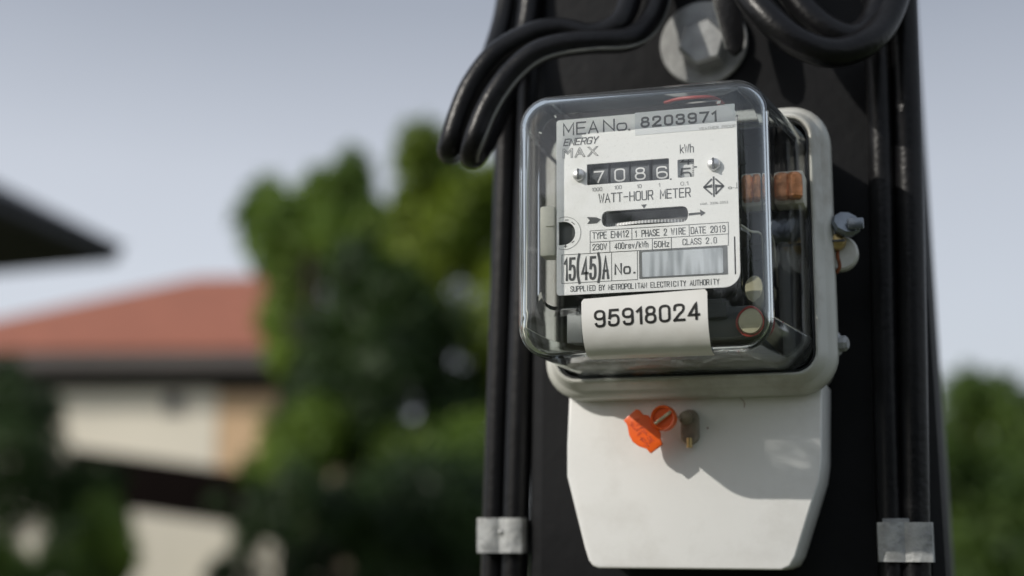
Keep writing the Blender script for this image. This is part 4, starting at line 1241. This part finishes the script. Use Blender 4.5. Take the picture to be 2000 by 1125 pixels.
tree('leafy_tree', 'domed green tree between the roof end and the tallest tree', 'tree', 690, 20.0,
     [(688, 325, 40), (700, 350, 36), (695, 385, 50), (680, 450, 60), (700, 490, 60), (650, 460, 50), (660, 400, 40), (722, 420, 40), (728, 470, 44), (640, 520, 60), (655, 350, 30)], 6500, .095, M['leaf'], 12, G0)
tree('leafy_tree', 'tallest bright green tree rising beside the looped cables', 'tree', 850, 18.0,
     [(820, 275, 46), (830, 330, 54), (815, 300, 40), (825, 400, 55), (870, 440, 60), (935, 375, 46), (965, 420, 54), (955, 352, 40), (985, 395, 50), (905, 392, 50), (870, 400, 50), (840, 500, 70), (930, 500, 60), (870, 300, 40), (880, 350, 50), (792, 318, 34), (790, 400, 40), (788, 470, 48), (800, 540, 50), (830, 560, 60), (960, 640, 70), (940, 760, 80), (1000, 560, 70), (1020, 720, 90)], 14000, .1, M['leaf_olive'], 3, G0)
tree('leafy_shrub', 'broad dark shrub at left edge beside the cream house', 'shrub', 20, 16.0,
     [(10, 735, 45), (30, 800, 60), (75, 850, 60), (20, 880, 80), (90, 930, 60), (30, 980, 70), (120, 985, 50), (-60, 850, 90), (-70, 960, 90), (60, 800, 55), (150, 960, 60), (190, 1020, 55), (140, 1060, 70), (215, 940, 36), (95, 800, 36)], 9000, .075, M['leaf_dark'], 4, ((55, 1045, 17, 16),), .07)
tree('leafy_shrub', 'low green shrub along the foot of the leftmost shrub', 'shrub', 90, 13.5,
     [(20, 1110, 45), (100, 1105, 40), (170, 1095, 45), (230, 1110, 36), (-30, 1090, 60), (60, 1140, 40), (160, 1150, 50), (240, 1080, 40), (215, 1050, 50), (200, 1000, 40)], 6000, .06, M['leaf'], 5, ((55, 1045, 17, 16),), .05)
tree('leafy_shrub', 'mid green bushy shrub leaning over the porch roof', 'shrub', 640, 16.5,
     [(560, 850, 60), (620, 830, 60), (540, 900, 45), (600, 900, 55), (690, 865, 60), (760, 870, 60), (850, 880, 60), (930, 880, 70), (490, 915, 26)], 6000, .075, M['leaf'], 6, (), .07)
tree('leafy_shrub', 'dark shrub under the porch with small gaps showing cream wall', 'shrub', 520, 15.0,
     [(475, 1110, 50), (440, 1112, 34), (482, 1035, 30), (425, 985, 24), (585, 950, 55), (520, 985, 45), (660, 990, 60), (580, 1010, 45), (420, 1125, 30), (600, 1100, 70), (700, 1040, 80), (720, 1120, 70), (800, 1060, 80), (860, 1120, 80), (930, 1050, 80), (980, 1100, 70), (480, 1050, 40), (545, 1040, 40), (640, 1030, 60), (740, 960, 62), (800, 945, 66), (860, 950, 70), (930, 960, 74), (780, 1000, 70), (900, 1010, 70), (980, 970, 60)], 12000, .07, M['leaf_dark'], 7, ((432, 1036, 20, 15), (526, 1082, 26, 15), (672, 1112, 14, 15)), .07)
tree('leafy_tree', 'green tree peeping out to the right of the black pole', 'tree', 1930, 17.0,
     [(1880, 775, 42), (1930, 790, 48), (1990, 800, 50), (1860, 840, 50), (1920, 870, 70), (2000, 880, 70), (1860, 940, 70), (1930, 970, 80), (2040, 960, 90), (1880, 1050, 80), (1980, 1070, 90), (2080, 850, 70), (1820, 900, 60), (1900, 1130, 80), (1895, 752, 34), (1945, 765, 36)], 9000, .08, M['leaf_mid'], 8, (), .12)

# unseen leaf mass added behind the camera to darken reflections in the clear cover
rg = np.random.default_rng(31)
n = 6500
xs = rg.uniform(-4.5, 8.5, n)
tops = 2.45 + .5 * np.sin(xs * .9) + .4 * np.sin(xs * 2.3 + 1)
P = np.stack([xs, -10.0 + 1.3 * rg.normal(size=n) * .7, GZ + (tops - GZ) * rg.random(n) ** .8], 1)
nr = rg.normal(size=(n, 3)); nr[:, 1] += .8; nr /= np.linalg.norm(nr, axis=1)[:, None]
a_ = np.cross(nr, rg.normal(size=(n, 3))); a_ /= np.linalg.norm(a_, axis=1)[:, None]
b2_ = np.cross(nr, a_); sz = .22 * rg.uniform(.6, 1.3, n)[:, None]
V = np.stack([P - a_ * sz, P - b2_ * sz * .5, P + a_ * sz, P + b2_ * sz * .5], 1).reshape(-1, 3)
tl_ = obj('added_treeline', V.tolist(), [(4 * i, 4 * i + 1, 4 * i + 2, 4 * i + 3) for i in range(n)], M['leaf_dark'], None, smooth=False)
tl_['kind'] = 'stuff'
